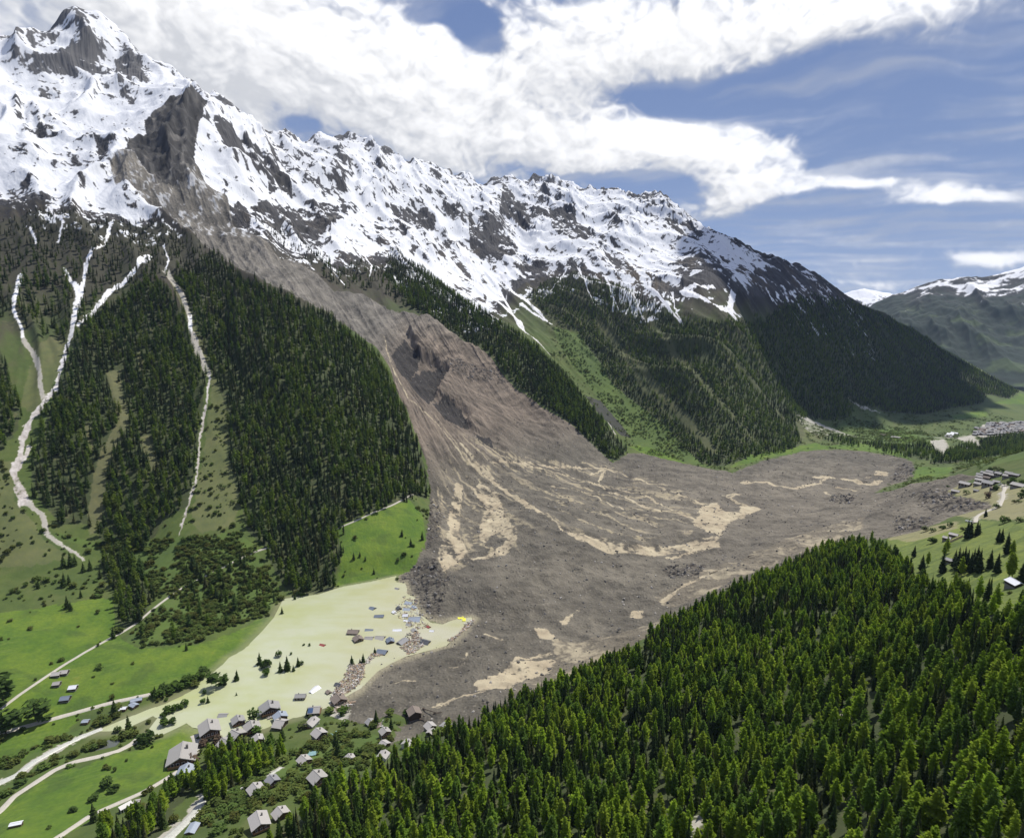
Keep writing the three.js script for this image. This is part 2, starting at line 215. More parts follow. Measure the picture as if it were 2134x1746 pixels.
const DEBRIS_R = [1839, 1123, 1874, 1116, 1921, 1103, 1956, 1091, 1986, 1075, 2027, 1066, 2070, 1057, 2058, 1047, 2027, 1041, 1997, 1032, 1974, 1022, 2007, 1003, 2044, 988, 2007, 990, 1956, 999, 1911, 1006, 1864, 1021, 1823, 1028, 1843, 1016, 1898, 999, 1905, 978, 1905, 964, 1884, 955, 1843, 946, 1782, 940, 1714, 937, 1662, 942, 1579, 964, 1527, 984, 1474, 975, 1385, 957, 1340, 946, 1310, 946, 1276, 964, 1239, 929, 1187, 881, 1142, 855, 1074, 810, 1048, 780, 1018, 742, 962, 712, 910, 679, 861, 650, 806, 643, 757, 612, 712, 601, 695, 606, 654, 563, 602, 530, 588, 540, 539, 486, 484, 447, 470, 400, 442, 386, 408, 341, 330, 352, 259, 304];
const mA = sheet(), mB = sheet(), mC = sheet(), mD = sheet(), mE = sheet();
// A: r debris, g wood, b bright meadow
area(mA, 'r', DEBRIS_L.concat(DEBRIS_R));
const WOODS = [
  [345, 575, 395, 560, 440, 520, 484, 562, 553, 600, 664, 650, 744, 703, 785, 738, 808, 780, 824, 822, 846, 866, 865, 918, 882, 962, 892, 1000, 888, 1040, 865, 1034, 800, 1062, 737, 1086, 706, 1100, 712, 1150, 700, 1195, 690, 1226, 640, 1236, 600, 1228, 572, 1190, 556, 1150, 512, 1100, 504, 1044, 490, 1010, 472, 944, 474, 860, 452, 790, 428, 735, 406, 669, 380, 630],
  [391, 677, 427, 778, 419, 855, 407, 944, 399, 1016, 387, 1056, 363, 1068, 335, 1090, 315, 1135, 282, 1168, 258, 1148, 206, 1120, 194, 1070, 177, 1092, 121, 1092, 81, 1038, 62, 996, 75, 935, 99, 863, 127, 790, 163, 705, 204, 645, 252, 610, 306, 576, 343, 593],
  [-80, 720, 0, 730, 40, 850, 35, 892, 0, 938, -80, 960],
  [206, 1165, 250, 1160, 300, 1200, 315, 1245, 300, 1290, 260, 1312, 245, 1290, 252, 1240, 215, 1210],
  [813, 513, 844, 523, 896, 568, 965, 623, 1034, 675, 1089, 706, 1138, 748, 1172, 779, 1207, 826, 1261, 884, 1304, 936, 1295, 960, 1272, 958, 1236, 925, 1184, 876, 1140, 850, 1072, 805, 1046, 774, 1016, 737, 962, 706, 908, 672, 858, 640, 835, 610, 800, 570],
  [1205, 687, 1242, 743, 1280, 799, 1340, 848, 1392, 889, 1429, 934, 1462, 966, 1500, 972, 1549, 957, 1620, 945, 1662, 934, 1680, 904, 1669, 874, 1699, 872, 1736, 878, 1774, 866, 1780, 842, 1815, 850, 1856, 859, 1930, 864, 1976, 852, 2046, 841, 2054, 820, 2103, 831, 2123, 816, 2060, 775, 1950, 716, 1850, 664, 1790, 634, 1699, 612, 1624, 635, 1568, 668, 1497, 664, 1437, 652, 1385, 645, 1325, 608, 1257, 585, 1197, 563, 1137, 580, 1100, 615, 1130, 650],
  [560, 1850, 573, 1728, 633, 1694, 650, 1660, 703, 1640, 740, 1622, 774, 1602, 814, 1590, 842, 1574, 870, 1552, 913, 1536, 940, 1534, 1060, 1472, 1140, 1432, 1230, 1402, 1330, 1362, 1380, 1312, 1440, 1282, 1550, 1227, 1660, 1182, 1720, 1152, 1800, 1142, 1850, 1155, 1890, 1205, 1960, 1235, 2020, 1235, 2060, 1275, 2140, 1295, 2300, 1290, 2300, 1850],
  [400, 1612, 440, 1580, 480, 1550, 520, 1556, 530, 1578, 560, 1562, 590, 1575, 556, 1606, 500, 1632, 470, 1660, 440, 1690, 415, 1690, 425, 1650, 405, 1640, 360, 1690, 330, 1760, 240, 1800, 215, 1745, 290, 1690, 360, 1640],
  [2150, 940, 2060, 952, 1990, 966, 1935, 968, 1962, 950, 2000, 932, 2060, 915, 2150, 893],
];
WOODS.forEach((w) => area(mA, 'g', w));
area(mA, 'g', [1800, 925, 1870, 932, 1930, 925, 1962, 945, 1960, 960, 1905, 958, 1850, 948], 120); area(mA, 'g', [1690, 895, 1760, 915, 1800, 928, 1770, 934, 1700, 915], 70);
// loose trees on the heath above the wood
area(mA, 'g', [-80, 470, 60, 440, 200, 445, 300, 440, 380, 480, 430, 512, 395, 560, 345, 575, 300, 570, 230, 600, 190, 640, 160, 690, 130, 760, 100, 720, 60, 700, -80, 640], 96);
area(mA, 'g', [480, 440, 600, 470, 700, 540, 800, 545, 800, 580, 840, 615, 860, 640, 760, 600, 690, 590, 620, 520], 70);
area(mA, 'g', [330, 1260, 395, 1220, 480, 1170, 540, 1160, 560, 1200, 590, 1250, 545, 1290, 480, 1306, 390, 1332, 300, 1345, 270, 1330, 320, 1272], 26);
for (const m of [[-80, 1290, 100, 1262, 235, 1245, 240, 1320, 290, 1352, 420, 1342, 500, 1312, 545, 1292, 575, 1290, 508, 1360, 430, 1425, 330, 1446, 233, 1468, 103, 1504, 0, 1532, -80, 1545], [-80, 1720, 27, 1668, 113, 1612, 206, 1584, 290, 1556, 385, 1505, 415, 1520, 404, 1560, 370, 1602, 300, 1652, 206, 1694, 130, 1745, -80, 1830],
  [-80, 1560, 0, 1534, 103, 1505, 165, 1488, 160, 1505, 110, 1545, 40, 1585, -80, 1620], [700, 1098, 853, 1040, 882, 1075, 887, 1130, 865, 1172, 826, 1204, 767, 1216, 700, 1230, 712, 1150], [1700, 922, 1732, 936, 1700, 941, 1640, 946, 1600, 954, 1560, 966, 1520, 975, 1560, 950, 1640, 936], [1821, 893, 1884, 898, 1930, 917, 1884, 924, 1838, 910], [1801, 924, 1873, 940, 1902, 958, 1844, 944, 1700, 930], [1913, 973, 1988, 973, 1976, 992, 1902, 997], [1980, 866, 2054, 855, 2060, 868, 1990, 874], [2060, 842, 2140, 820, 2140, 842],
  [1850, 1122, 1960, 1100, 2040, 1085, 2140, 1090, 2140, 1300, 2060, 1270, 1960, 1230, 1880, 1190, 1840, 1150], [1310, 930, 1340, 945, 1385, 956, 1440, 970, 1400, 950, 1350, 930]]) area(mA, 'b', m);
// B: r pale mud, g snow country, b snow and gravel in the gullies
for (const m of [[950, 1004, 965, 1011, 961, 1060, 957, 1112, 976, 1146, 961, 1168, 938, 1176, 925, 1191, 937, 1209, 930, 1190, 912, 1172, 916, 1142, 938, 1105, 931, 1086, 942, 1045], [983, 1015, 1017, 1007, 1040, 1030, 1055, 1078, 1081, 1105, 1077, 1127, 1055, 1153, 1010, 1164, 965, 1172, 1025, 1149, 1058, 1123, 1040, 1108, 1025, 1112, 1010, 1127, 998, 1120, 1002, 1086, 1013, 1060, 995, 1037],
  [961, 925, 1010, 974, 1062, 1026, 1118, 1060, 1174, 1097, 1212, 1112, 1268, 1123, 1324, 1135, 1380, 1138, 1436, 1127, 1500, 1120, 1500, 1142, 1436, 1149, 1362, 1153, 1268, 1149, 1204, 1127, 1159, 1093, 1100, 1060, 1040, 1018, 987, 974, 950, 925]]) area(mB, 'r', m, 190);
for (const m of [[1460, 1056, 1495, 1049, 1507, 1064, 1542, 1067, 1546, 1047, 1589, 1058, 1563, 1071, 1520, 1090, 1503, 1112, 1477, 1107, 1443, 1090, 1456, 1077], [1827, 981, 1853, 983, 1850, 990, 1823, 990], [1317, 1268, 1340, 1265, 1339, 1281, 1317, 1283], [1114, 1310, 1137, 1308, 1158, 1322, 1156, 1335, 1126, 1326], [1167, 1295, 1212, 1267, 1197, 1280, 1178, 1304], [987, 1423, 1040, 1404, 1070, 1385, 1100, 1374, 1152, 1366, 1159, 1374, 1144, 1395, 1100, 1408, 1062, 1436, 1032, 1440, 1002, 1438], [950, 1140, 972, 1144, 960, 1166, 945, 1160]]) area(mB, 'r', m);
for (const m of [[1152, 1333, 1197, 1333, 1287, 1322, 1362, 1302, 1390, 1290, 1335, 1340, 1268, 1370, 1220, 1400, 1140, 1420, 1080, 1450, 1062, 1440, 1110, 1405, 1150, 1390, 1160, 1365], [1362, 1243, 1470, 1195, 1620, 1130, 1800, 1075, 1800, 1100, 1650, 1160, 1480, 1230, 1400, 1260]]) area(mB, 'r', m, 105);
[[1025, 959, 1137, 970, 1257, 977, 1324, 996, 1429, 1037, 1470, 1048, 12], [1081, 966, 1174, 989, 1246, 1011, 1298, 1033, 1362, 1060, 1436, 1075, 1459, 1090, 11], [1253, 1011, 1343, 1033, 1407, 1063, 1440, 1080, 9], [1137, 1011, 1249, 1037, 1324, 1071, 1369, 1095, 7], [1230, 990, 1262, 980, 1246, 1012, 14], [1507, 1034, 1542, 1027, 1520, 1040, 1555, 1050, 10], [1546, 1007, 1598, 1005, 1658, 1017, 1709, 1009, 1725, 992, 19], [1700, 996, 1725, 990, 1761, 1000, 1798, 1008, 1823, 1010, 1833, 1002, 22], [1743, 1015, 1788, 1021, 13], [1716, 1023, 1737, 1033, 7], [1803, 997, 1815, 990, 10], [1010, 1325, 1047, 1332, 6], [924, 1397, 950, 1394, 968, 1380, 976, 1362, 5], [819, 1423, 867, 1421, 5], [1380, 1250, 1420, 1225, 1470, 1205, 7], [1503, 1112, 1490, 1130, 1440, 1150, 1390, 1160, 8], [800, 700, 815, 760, 850, 830, 920, 890, 970, 960, 6], [1150, 1355, 1080, 1375, 1000, 1430, 7], [900, 1470, 960, 1450, 1010, 1440, 6]].forEach((m) => strip(mB, 'r', m.slice(0, -1), m[m.length - 1], m[m.length - 1] * 0.8, m[0] > 1490 ? 255 : 200));
area(mB, 'g', [-120, 388, 60, 398, 150, 414, 250, 424, 310, 442, 345, 452, 360, 440, 440, 384, 484, 430, 540, 470, 590, 505, 640, 528, 700, 540, 800, 518, 840, 545, 900, 605, 960, 642, 1010, 655, 1060, 600, 1110, 562, 1200, 548, 1300, 602, 1350, 622, 1400, 600, 1480, 575, 1540, 592, 1600, 590, 1680, 605, 1770, 634, 1740, 599, 1700, 569, 1660, 552, 1620, 550, 1560, 525, 1500, 499, 1450, 461, 1400, 431, 1370, 416, 1290, 406, 1215, 395, 1138, 375, 1110, 391, 1062, 381, 1040, 387, 960, 369, 880, 349, 800, 317, 740, 291, 700, 297, 640, 286, 590, 287, 545, 266, 500, 240, 450, 210, 400, 176, 360, 156, 300, 122, 260, 82, 225, 44, 200, 26, 178, 31, 158, 27, 130, 38, 100, 60, 60, 67, 0, 81, -120, 140]);
[[40, 570, 38, 601, 28, 649, 44, 690, 48, 702, 15, 7], [194, 515, 177, 548, 173, 589, 161, 629, 155, 669, 145, 710, 13, 15], [133, 555, 157, 601, 161, 629, 10, 12], [310, 520, 274, 560, 226, 597, 194, 649, 161, 690, 20, 11], [145, 705, 125, 774, 117, 810, 93, 835, 60, 875, 44, 915, 10, 12], [44, 915, 40, 952, 26, 985, 40, 1020, 56, 1052, 10, 20], [60, 926, 48, 960, 12, 10], [395, 655, 399, 700, 12, 8], [415, 738, 435, 774, 431, 815, 423, 863, 415, 911, 413, 956, 407, 1004, 391, 1052, 371, 1117, 6, 4.5], [961, 500, 975, 545, 1000, 590, 1027, 616, 1062, 641, 1089, 685, 60, 22], [1089, 685, 1110, 703, 1148, 741, 20, 9], [1040, 560, 1069, 603, 1100, 630, 1151, 675, 34, 14], [900, 560, 960, 610, 1040, 665, 16, 8], [1490, 590, 1420, 600, 1480, 630, 1530, 640, 26, 40], [1530, 600, 1520, 640, 1535, 660, 30, 30], [1350, 600, 1380, 625, 1420, 660, 20, 8], [820, 565, 830, 590, 10, 8], [880, 540, 930, 590, 985, 630, 1040, 672, 1075, 700, 14, 5], [925, 525, 990, 595, 1050, 645, 1085, 680, 16, 8], [1005, 555, 1040, 600, 1066, 640, 18, 10], [1085, 632, 1120, 655, 1152, 674, 22, 10], [1180, 555, 1160, 590, 1130, 620, 12, 5], [1205, 555, 1222, 595, 1240, 640, 9, 4], [1262, 575, 1276, 615, 1292, 650, 9, 4], [1312, 598, 1330, 640, 1345, 668, 8, 4], [1400, 600, 1410, 640, 1425, 665, 9, 4], [640, 520, 690, 560, 720, 590, 9, 6], [520, 455, 560, 500, 600, 520, 9, 5], [755, 520, 775, 545, 770, 575, 8, 5], [100, 430, 130, 470, 120, 500, 9, 5], [60, 470, 75, 510, 8, 4], [230, 450, 215, 500, 200, 520, 8, 6], [340, 500, 350, 540, 340, 560, 7, 4]].forEach((m) => strip(mB, 'b', m.slice(0, -2), m[m.length - 2], m[m.length - 1]));
// A alpha stays; fan of small channels below the gully mouth
const CHANNELS = [905, 860, 960, 900, 1080, 950, 1260, 968, 1400, 1010, 1480, 1050, 1450, 1110, 1380, 1150, 1270, 1140, 1160, 1090, 1090, 1150, 1000, 1165, 935, 1190, 905, 1130, 900, 1000];
// C: r dark rock, g dry pale grass, b gravel and worn ground
for (const m of [[550, 350, 600, 362, 610, 400, 560, 395], [654, 405, 720, 420, 725, 442, 680, 452], [809, 412, 890, 440, 915, 470, 890, 478, 820, 444], [975, 444, 1040, 470, 1080, 500, 1075, 532, 1020, 542, 980, 512], [1048, 383, 1090, 420, 1150, 450, 1130, 482, 1040, 452], [1145, 436, 1190, 440, 1240, 500, 1200, 512, 1150, 482], [1257, 515, 1320, 540, 1330, 577, 1290, 577], [1392, 545, 1480, 530, 1532, 562, 1500, 602, 1420, 582], [1343, 563, 1400, 590, 1380, 622, 1350, 602], [484, 408, 600, 420, 700, 437, 700, 474, 600, 462, 490, 447], [550, 445, 690, 470, 690, 500, 600, 490], [104, 128, 150, 90, 158, 34, 178, 34, 190, 69, 214, 138, 194, 166, 166, 145], [235, 104, 277, 114, 301, 156, 277, 197, 249, 187], [187, 270, 221, 301, 235, 339, 207, 332], [440, 240, 520, 285, 620, 375, 600, 385, 480, 320], [900, 410, 960, 430, 1000, 470, 960, 460], [780, 440, 860, 470, 840, 490, 780, 470], [1560, 560, 1640, 560, 1720, 590, 1700, 600, 1620, 585], [1380, 450, 1450, 470, 1470, 490, 1420, 490], [1100, 520, 1150, 540, 1120, 560, 1080, 560], [40, 250, 110, 265, 120, 285, 60, 280], [60, 160, 130, 180, 120, 195, 60, 185]]) area(mC, 'r', m, 150);
for (const m of [[1216, 822, 1250, 829, 1295, 885, 1317, 915, 1295, 908, 1250, 863], [816, 738, 842, 709, 876, 750, 868, 776, 850, 795, 827, 772], [850, 795, 880, 772, 925, 776, 932, 791, 910, 825, 891, 840, 861, 813], [902, 843, 925, 832, 962, 858, 977, 892, 962, 888, 925, 870], [992, 907, 1022, 911, 1029, 930, 1000, 926]]) area(mC, 'r', m, 200);
area(mC, 'r', [266, 277, 301, 249, 297, 228, 328, 204, 359, 180, 384, 192, 415, 196, 432, 209, 411, 237, 401, 311, 408, 341, 380, 375, 345, 375, 300, 330, 259, 304], 255);
for (const m of [[1974, 1022, 2007, 1003, 2060, 1010, 2140, 1020, 2140, 1085, 2070, 1085, 1986, 1075, 2070, 1057, 2027, 1041], [1850, 1122, 1930, 1100, 2000, 1085, 2000, 1100, 1900, 1130], [403, 669, 428, 735, 452, 790, 474, 860, 472, 944, 490, 1010, 504, 1044, 480, 1100, 420, 1110, 395, 1090, 420, 960, 440, 800], [-80, 960, 20, 960, 30, 1040, 90, 1120, 150, 1160, 60, 1180, -80, 1180], [100, 700, 150, 720, 110, 800, 80, 860, 40, 840, 60, 760]]) area(mC, 'g', m, 170);
[[230, 762, 245, 820, 256, 875, 226, 935, 210, 984, 198, 1065, 200, 1110, 22], [298, 903, 310, 940, 323, 975, 16], [180, 880, 190, 940, 10], [345, 560, 395, 660, 415, 740, 16], [285, 720, 295, 760, 10], [1240, 660, 1330, 760, 1420, 860, 1490, 945, 26], [1330, 640, 1440, 760, 1530, 870, 1590, 940, 22], [1500, 700, 1570, 790, 1640, 880, 24], [1280, 720, 1350, 810, 1400, 870, 14], [1640, 760, 1720, 850, 18]].forEach((m) => strip(mC, 'g', m.slice(0, -1), m[m.length - 1], m[m.length - 1], m[0] > 1000 ? 105 : 255));
area(mC, 'b', [1660, 862, 1700, 880, 1760, 903, 1800, 912, 1700, 908, 1676, 892], 90); area(mC, 'g', [1655, 870, 1690, 880, 1740, 900, 1690, 935, 1672, 930], 120);
for (const m of [[1939, 919, 1970, 915, 1978, 932, 1965, 956, 1950, 940], [1655, 862, 1690, 874, 1740, 895, 1775, 908, 1735, 898, 1690, 880], [1768, 834, 1805, 848, 1842, 862, 1800, 852], [2040, 885, 2140, 880, 2140, 905, 2040, 912], [1990, 912, 2030, 905, 2046, 930, 2020, 925], [686, 1476, 735, 1470, 725, 1505, 690, 1490]]) area(mC, 'b', m, 230);
[[58, 1046, 85, 1073, 97, 1109, 121, 1129, 157, 1153, 174, 1168, 10, 4], [343, 560, 380, 620, 395, 661, 18, 10], [399, 690, 410, 725, 435, 774, 14, 14], [48, 702, 77, 750, 85, 806, 91, 831, 10, 8], [206, 1522, 172, 1534, 137, 1552, 103, 1570, 69, 1589, 34, 1617, -20, 1640, 9, 13], [2025, 906, 2043, 933, 14, 14], [1950, 912, 2025, 912, 2060, 905, 10, 10], [2032, 1090, 2034, 1076, 2068, 1062, 2085, 1052, 2092, 1035, 2087, 1027, 2098, 1018, 2092, 1008, 7, 7], [425, 1650, 395, 1700, 360, 1730, 330, 1760, 9, 15], [585, 1598, 560, 1618, 545, 1630, 8, 8], [1450, 1746, 1462, 1700, 5, 5], [1752, 1500, 1765, 1470, 8, 6], [1268, 880, 1283, 906, 8, 6]].forEach((m) => strip(mC, 'b', m.slice(0, -2), m[m.length - 2], m[m.length - 1]));
function bench(list) { const a = onGround(900, 792), b = onGround(1085, 850), l = mD.g.createLinearGradient(gx(a[0]), gz(a[2]), gx(b[0]), gz(b[2])); for (let i = 0; i <= 8; i++) l.addColorStop(i / 8, CH.g(Math.round(255 * Math.pow(1 - i / 8, 1.3)))); const p = walk(list, true, onGround); mD.g.fillStyle = l; mD.g.beginPath(); p.forEach((q, i) => i ? mD.g.lineTo(gx(q[0]), gz(q[2])) : mD.g.moveTo(gx(q[0]), gz(q[2]))); mD.g.closePath(); mD.g.fill(); }
// D: r torn, blocky rubble, g bench above the scarps, b ground kept for alder and shrubs
for (const m of [[860, 1175, 920, 1165, 938, 1200, 928, 1250, 902, 1292, 880, 1285, 866, 1258, 846, 1222, 826, 1208], [1382, 1180, 1440, 1170, 1476, 1178, 1455, 1205, 1400, 1214], [1905, 963, 1905, 995, 1860, 1000, 1870, 970], [1900, 1030, 1960, 1015, 2000, 1035, 2050, 1045, 2066, 1056, 1990, 1068, 1930, 1062], [1870, 1080, 1950, 1072, 1930, 1095, 1860, 1112], [930, 770, 960, 765, 1050, 785, 1055, 802, 980, 806, 940, 792], [895, 1030, 920, 1060, 915, 1130, 890, 1140], [1745, 1025, 1790, 1030, 1770, 1050, 1725, 1045]]) area(mD, 'r', m);
area(mE, 'b', CHANNELS);
bench([846, 700, 880, 748, 930, 778, 936, 795, 915, 828, 965, 855, 985, 895, 1030, 910, 1034, 932, 1100, 958, 1240, 962, 1239, 929, 1187, 881, 1142, 855, 1074, 810, 1018, 742, 962, 712, 880, 670]);
for (const m of [[1150, 680, 1205, 690, 1242, 743, 1280, 799, 1340, 848, 1392, 889, 1429, 934, 1470, 972, 1400, 955, 1340, 945, 1318, 925, 1300, 890, 1250, 825, 1190, 760], [330, 1260, 395, 1220, 480, 1165, 540, 1158, 560, 1200, 590, 1250, 545, 1290, 480, 1308, 390, 1336, 300, 1348, 265, 1335, 320, 1272], [60, 1100, 200, 1130, 400, 1120, 500, 1110, 540, 1150, 400, 1210, 330, 1240, 250, 1160], [1690, 905, 1800, 920, 1900, 940, 1960, 930, 1930, 900, 1860, 890, 1780, 870], [-20, 1592, 40, 1572, 100, 1545, 170, 1514, 240, 1488, 250, 1496, 175, 1528, 105, 1560, 45, 1590, -20, 1612], [-20, 1655, 60, 1612, 130, 1577, 200, 1548, 280, 1524, 290, 1532, 200, 1562, 130, 1592, 60, 1632, -20, 1680], [540, 1600, 620, 1560, 700, 1530, 780, 1530, 820, 1570, 700, 1630, 600, 1660, 480, 1720, 420, 1690], [1990, 955, 2140, 925, 2140, 950, 2040, 975]]) area(mD, 'b', m);
// E: r lake, g lanes and roads
area(mE, 'r', LAKE, 255, onLake);
const ROADS = [[0, 1478, 38, 1449, 79, 1421, 130, 1387, 182, 1356, 233, 1328, 254, 1318, 285, 1298, 312, 1274, 330, 1260, 369, 1231, 395, 1217, 457, 1186, 498, 1165, 539, 1147, 580, 1136], [-30, 1534, 0, 1529, 27, 1521, 103, 1500, 165, 1483, 233, 1464, 290, 1452, 323, 1445], [-20, 1706, 0, 1691, 27, 1661, 69, 1634, 113, 1605, 154, 1588, 206, 1577, 247, 1565, 275, 1550, 292, 1534], [110, 1752, 148, 1727, 182, 1704, 206, 1692, 257, 1670, 299, 1651, 343, 1625, 371, 1607], [696, 1104, 740, 1086, 780, 1067, 820, 1052, 860, 1030]];
const grab = (s) => s.g.getImageData(0, 0, TW, TH).data;
const DA = grab(mA), DB = grab(mB), DC = grab(mC), DD = grab(mD), DE = grab(mE);
const at = (D, c, x, z) => D[((gz(z) | 0) * TW + (gx(x) | 0)) * 4 + c] / 255;
// distance to the lake shore on the vertex grid, positive outside
const SHORE = (() => {
  const p = walk(LAKE, true, onLake, 14), n = p.length;
  return (x, z) => { let d = 1e9, inside = false; for (let i = 0, j = n - 1; i < n; j = i++) { const ax = p[j][0], az = p[j][2], bx = p[i][0], bz = p[i][2], ex = bx - ax, ez = bz - az, t = clamp(((x - ax) * ex + (z - az) * ez) / (ex * ex + ez * ez || 1), 0, 1), q = Math.hypot(x - ax - ex * t, z - az - ez * t); if (q < d) d = q; if ((az > z) !== (bz > z) && x < (bx - ax) * (z - az) / (bz - az) + ax) inside = !inside; } return inside ? -d : d; };
})();
// ---------- the ground: relief, cover, meshes ----------
const blurAt = (D, c) => {                                            // a mask averaged on the vertex grid
  const F = new Float32Array(VW * VH);
  for (let j = 0; j < VH; j++) for (let i = 0; i < VW; i++) { let s = 0, n = 0; for (let b = -1; b < 2; b++) for (let a = -1; a < 2; a++) { const X = i * CX + a, Y = j * CZ + b; if (X >= 0 && Y >= 0 && X < TW && Y < TH) { s += D[(Y * TW + X) * 4 + c]; n++; } } F[j * VW + i] = s / n / 255; }
  const G = new Float32Array(F.length);
  for (let pass = 0; pass < 2; pass++) { for (let j = 1; j < VH - 1; j++) for (let i = 1; i < VW - 1; i++) { const k = j * VW + i; G[k] = (F[k] * 2 + F[k - 1] + F[k + 1] + F[k - VW] + F[k + VW]) / 6; } F.set(G); }
  return F;
};
const kDeb = blurAt(DA, 0), kWood = blurAt(DA, 1), kTorn = blurAt(DD, 0), kBench = blurAt(DD, 1), kSnow = blurAt(DB, 1), kRock = blurAt(DC, 0);
const kEdge = (() => { let F = kSnow.slice(), G = new Float32Array(F.length), R = 11; for (let pass = 0; pass < 2; pass++) { for (let j = 0; j < VH; j++) { let s = 0; for (let i = -R; i < VW; i++) { if (i + R < VW) s += F[j * VW + i + R]; if (i - R - 1 >= 0) s -= F[j * VW + i - R - 1]; if (i >= 0) G[j * VW + i] = s / (2 * R + 1); } } for (let i = 0; i < VW; i++) { let s = 0; for (let j = -R; j < VH; j++) { if (j + R < VH) s += G[(j + R) * VW + i]; if (j - R - 1 >= 0) s -= G[(j - R - 1) * VW + i]; if (j >= 0) F[j * VW + i] = s / (2 * R + 1); } } } return F; })();
const GULLY = (x, z, s, t) => ridged((x * 0.8 - z * 0.6) / s + noise(x / 310, z / 310) * 0.5, (x * 0.6 + z * 0.8) / t, 3);
// rock ribs that come down from the summits: sight lines and distances, then height and half width
const RIBS = [[178, 24, 3840, 168, 60, 3760, 172, 110, 3600, 190, 170, 3430, 200, 200, 3300, 46, 190], [100, 55, 3740, 90, 110, 3560, 100, 160, 3380, 26, 150], [260, 78, 3800, 270, 130, 3620, 290, 185, 3420, 24, 140], [430, 215, 2980, 520, 300, 2850, 620, 392, 2700, 650, 440, 2560, 34, 150], [590, 284, 3640, 602, 340, 3330, 640, 405, 2960, 26, 130], [740, 288, 3900, 716, 330, 3600, 700, 380, 3300, 690, 430, 2950, 44, 190], [740, 288, 3900, 800, 360, 3650, 860, 430, 3350, 920, 475, 3150, 34, 170], [880, 346, 4150, 910, 395, 3850, 960, 430, 3650, 26, 140], [1062, 378, 4650, 1048, 425, 4300, 1030, 480, 3800, 1000, 520, 3350, 46, 190], [1138, 372, 4850, 1150, 425, 4350, 1190, 490, 3800, 1240, 545, 3280, 50, 200], [1250, 402, 4700, 1270, 450, 4250, 1300, 520, 3500, 36, 180], [1370, 413, 4560, 1390, 470, 4050, 1450, 530, 3400, 1500, 580, 3000, 46, 200], [1560, 522, 4320, 1480, 545, 3700, 1420, 590, 3100, 34, 190], [1660, 549, 4400, 1600, 580, 3800, 1560, 630, 3300, 34, 190], [960, 366, 4320, 990, 420, 3950, 26, 140]].map((q) => { const n = q.length, p = []; for (let i = 0; i < n - 2; i += 3) p.push(atDistance(q[i], q[i + 1], q[i + 2])); return { p, h: q[n - 2], w: q[n - 1] }; });
const KRIB = new Float32Array(VW * VH);
function rib(x, z, k) { let s = 0, e = 0; const X = x + noise(x / 130, z / 130) * 45, Z = z + noise(x / 130 + 40, z / 130) * 45; for (const { p, h, w } of RIBS) for (let i = 0; i < p.length - 1; i++) { const ax = p[i][0], az = p[i][2], ex = p[i + 1][0] - ax, ez = p[i + 1][2] - az, t = clamp(((X - ax) * ex + (Z - az) * ez) / (ex * ex + ez * ez), 0, 1), d = Math.hypot(X - ax - ex * t, Z - az - ez * t); if (d < w) { const u = (i + t) / (p.length - 1), q = (1 - d / w) * (1 - 0.45 * u) * (i === 0 ? 0.55 + 0.45 * Math.min(1, t * 3) : 1); if (q * h > s) { s = q * h; e = q; } } } KRIB[k] = e; return s; }
const benchAt = sampler(kBench);
for (let j = 0; j < VH; j++) for (let i = 0; i < VW; i++) {
  const k = j * VW + i, x = vx(i), z = vz(j); let y = HB[k];
  if (Math.abs(Math.atan2(x, -z)) > 0.9) { HT[k] = y; continue; }
  const hi = sst(430, 1000, y), far = sst(-900, -1500, z), deb = kDeb[k], left = sst(0, 300, y) * far * (1 - deb);
  if (hi > 0) {
    y += hi * (rib(x, z, k) - 8);
    y += hi * ((GULLY(x, z, 240, 620) - 0.42) * 82 * sst(2050, 1650, y) + (ridged(x / 150 + 3, z / 150 + x / 400, 4) - 0.4) * 24 * sst(2100, 1700, y));
    if (kRock[k] > 0.05) y += kRock[k] * hi * ((ridged(x / 46, z / 46, 3) - 0.4) * 26);
  }
  y += left * (1 - hi * 0.7) * ((GULLY(x + 90, z, 150, 900) - 0.45) * 34 + (GULLY(x, z + 40, 58, 420) - 0.4) * 9 + sst(100, 700, x) * (GULLY(x + 30, z, 330, 2200) - 0.45) * 46 * sst(0, 160, y));
  if (deb > 0.02) {
    const steep = sst(60, 320, y);
    y += deb * ((fbm(x / 46 + fbm(x / 120, z / 120, 2) * 2.2, z / 30 + fbm(x / 90 + 5, z / 90, 2) * 2.2, 3)) * 3.2 + fbm(x / 110, z / 110, 3) * 9 + (ridged(x / 70 + 2, z / 48, 3) - 0.42) * 5 + fbm(x / 22, z / 22, 3) * 2.2 + (GULLY(x, z, 34, 300) - 0.4) * (2 + steep * 9));
    y += benchAt(x + 26 * fbm(x / 60, z / 60, 3), z + 26 * fbm(x / 60 + 9, z / 60, 3)) * 42 * deb; y += kTorn[k] * ((ridged(x / 26 + noise(x / 30, z / 30), z / 15, 3) - 0.3) * 9);
  } else y += fbm(x / 60, z / 60, 3) * 1.6 * sst(1, 12, y);
  if (z > -2200 && z < -560 && x > -720 && x < 60 && y < 60) {          // the shore
    const d = SHORE(x, z);
    y = d < 0 ? Math.min(y, Math.max(-5, -0.25 + d * 0.06)) : lerp(0.25 + d * 0.055, Math.max(y, 0.4), sst(0, 55, d));
  }
  HT[k] = y;
}
heightAt = sampler(HT);
const NRM = new Float32Array(VW * VH);                                // upward part of the normal
for (let j = 1; j < VH - 1; j++) for (let i = 1; i < VW - 1; i++) { const k = j * VW + i, a = (HT[k + 1] - HT[k - 1]) / (vx(i + 1) - vx(i - 1)), b = (HT[k + VW] - HT[k - VW]) / (vz(j + 1) - vz(j - 1)); NRM[k] = 1 / Math.hypot(1, a, b); }
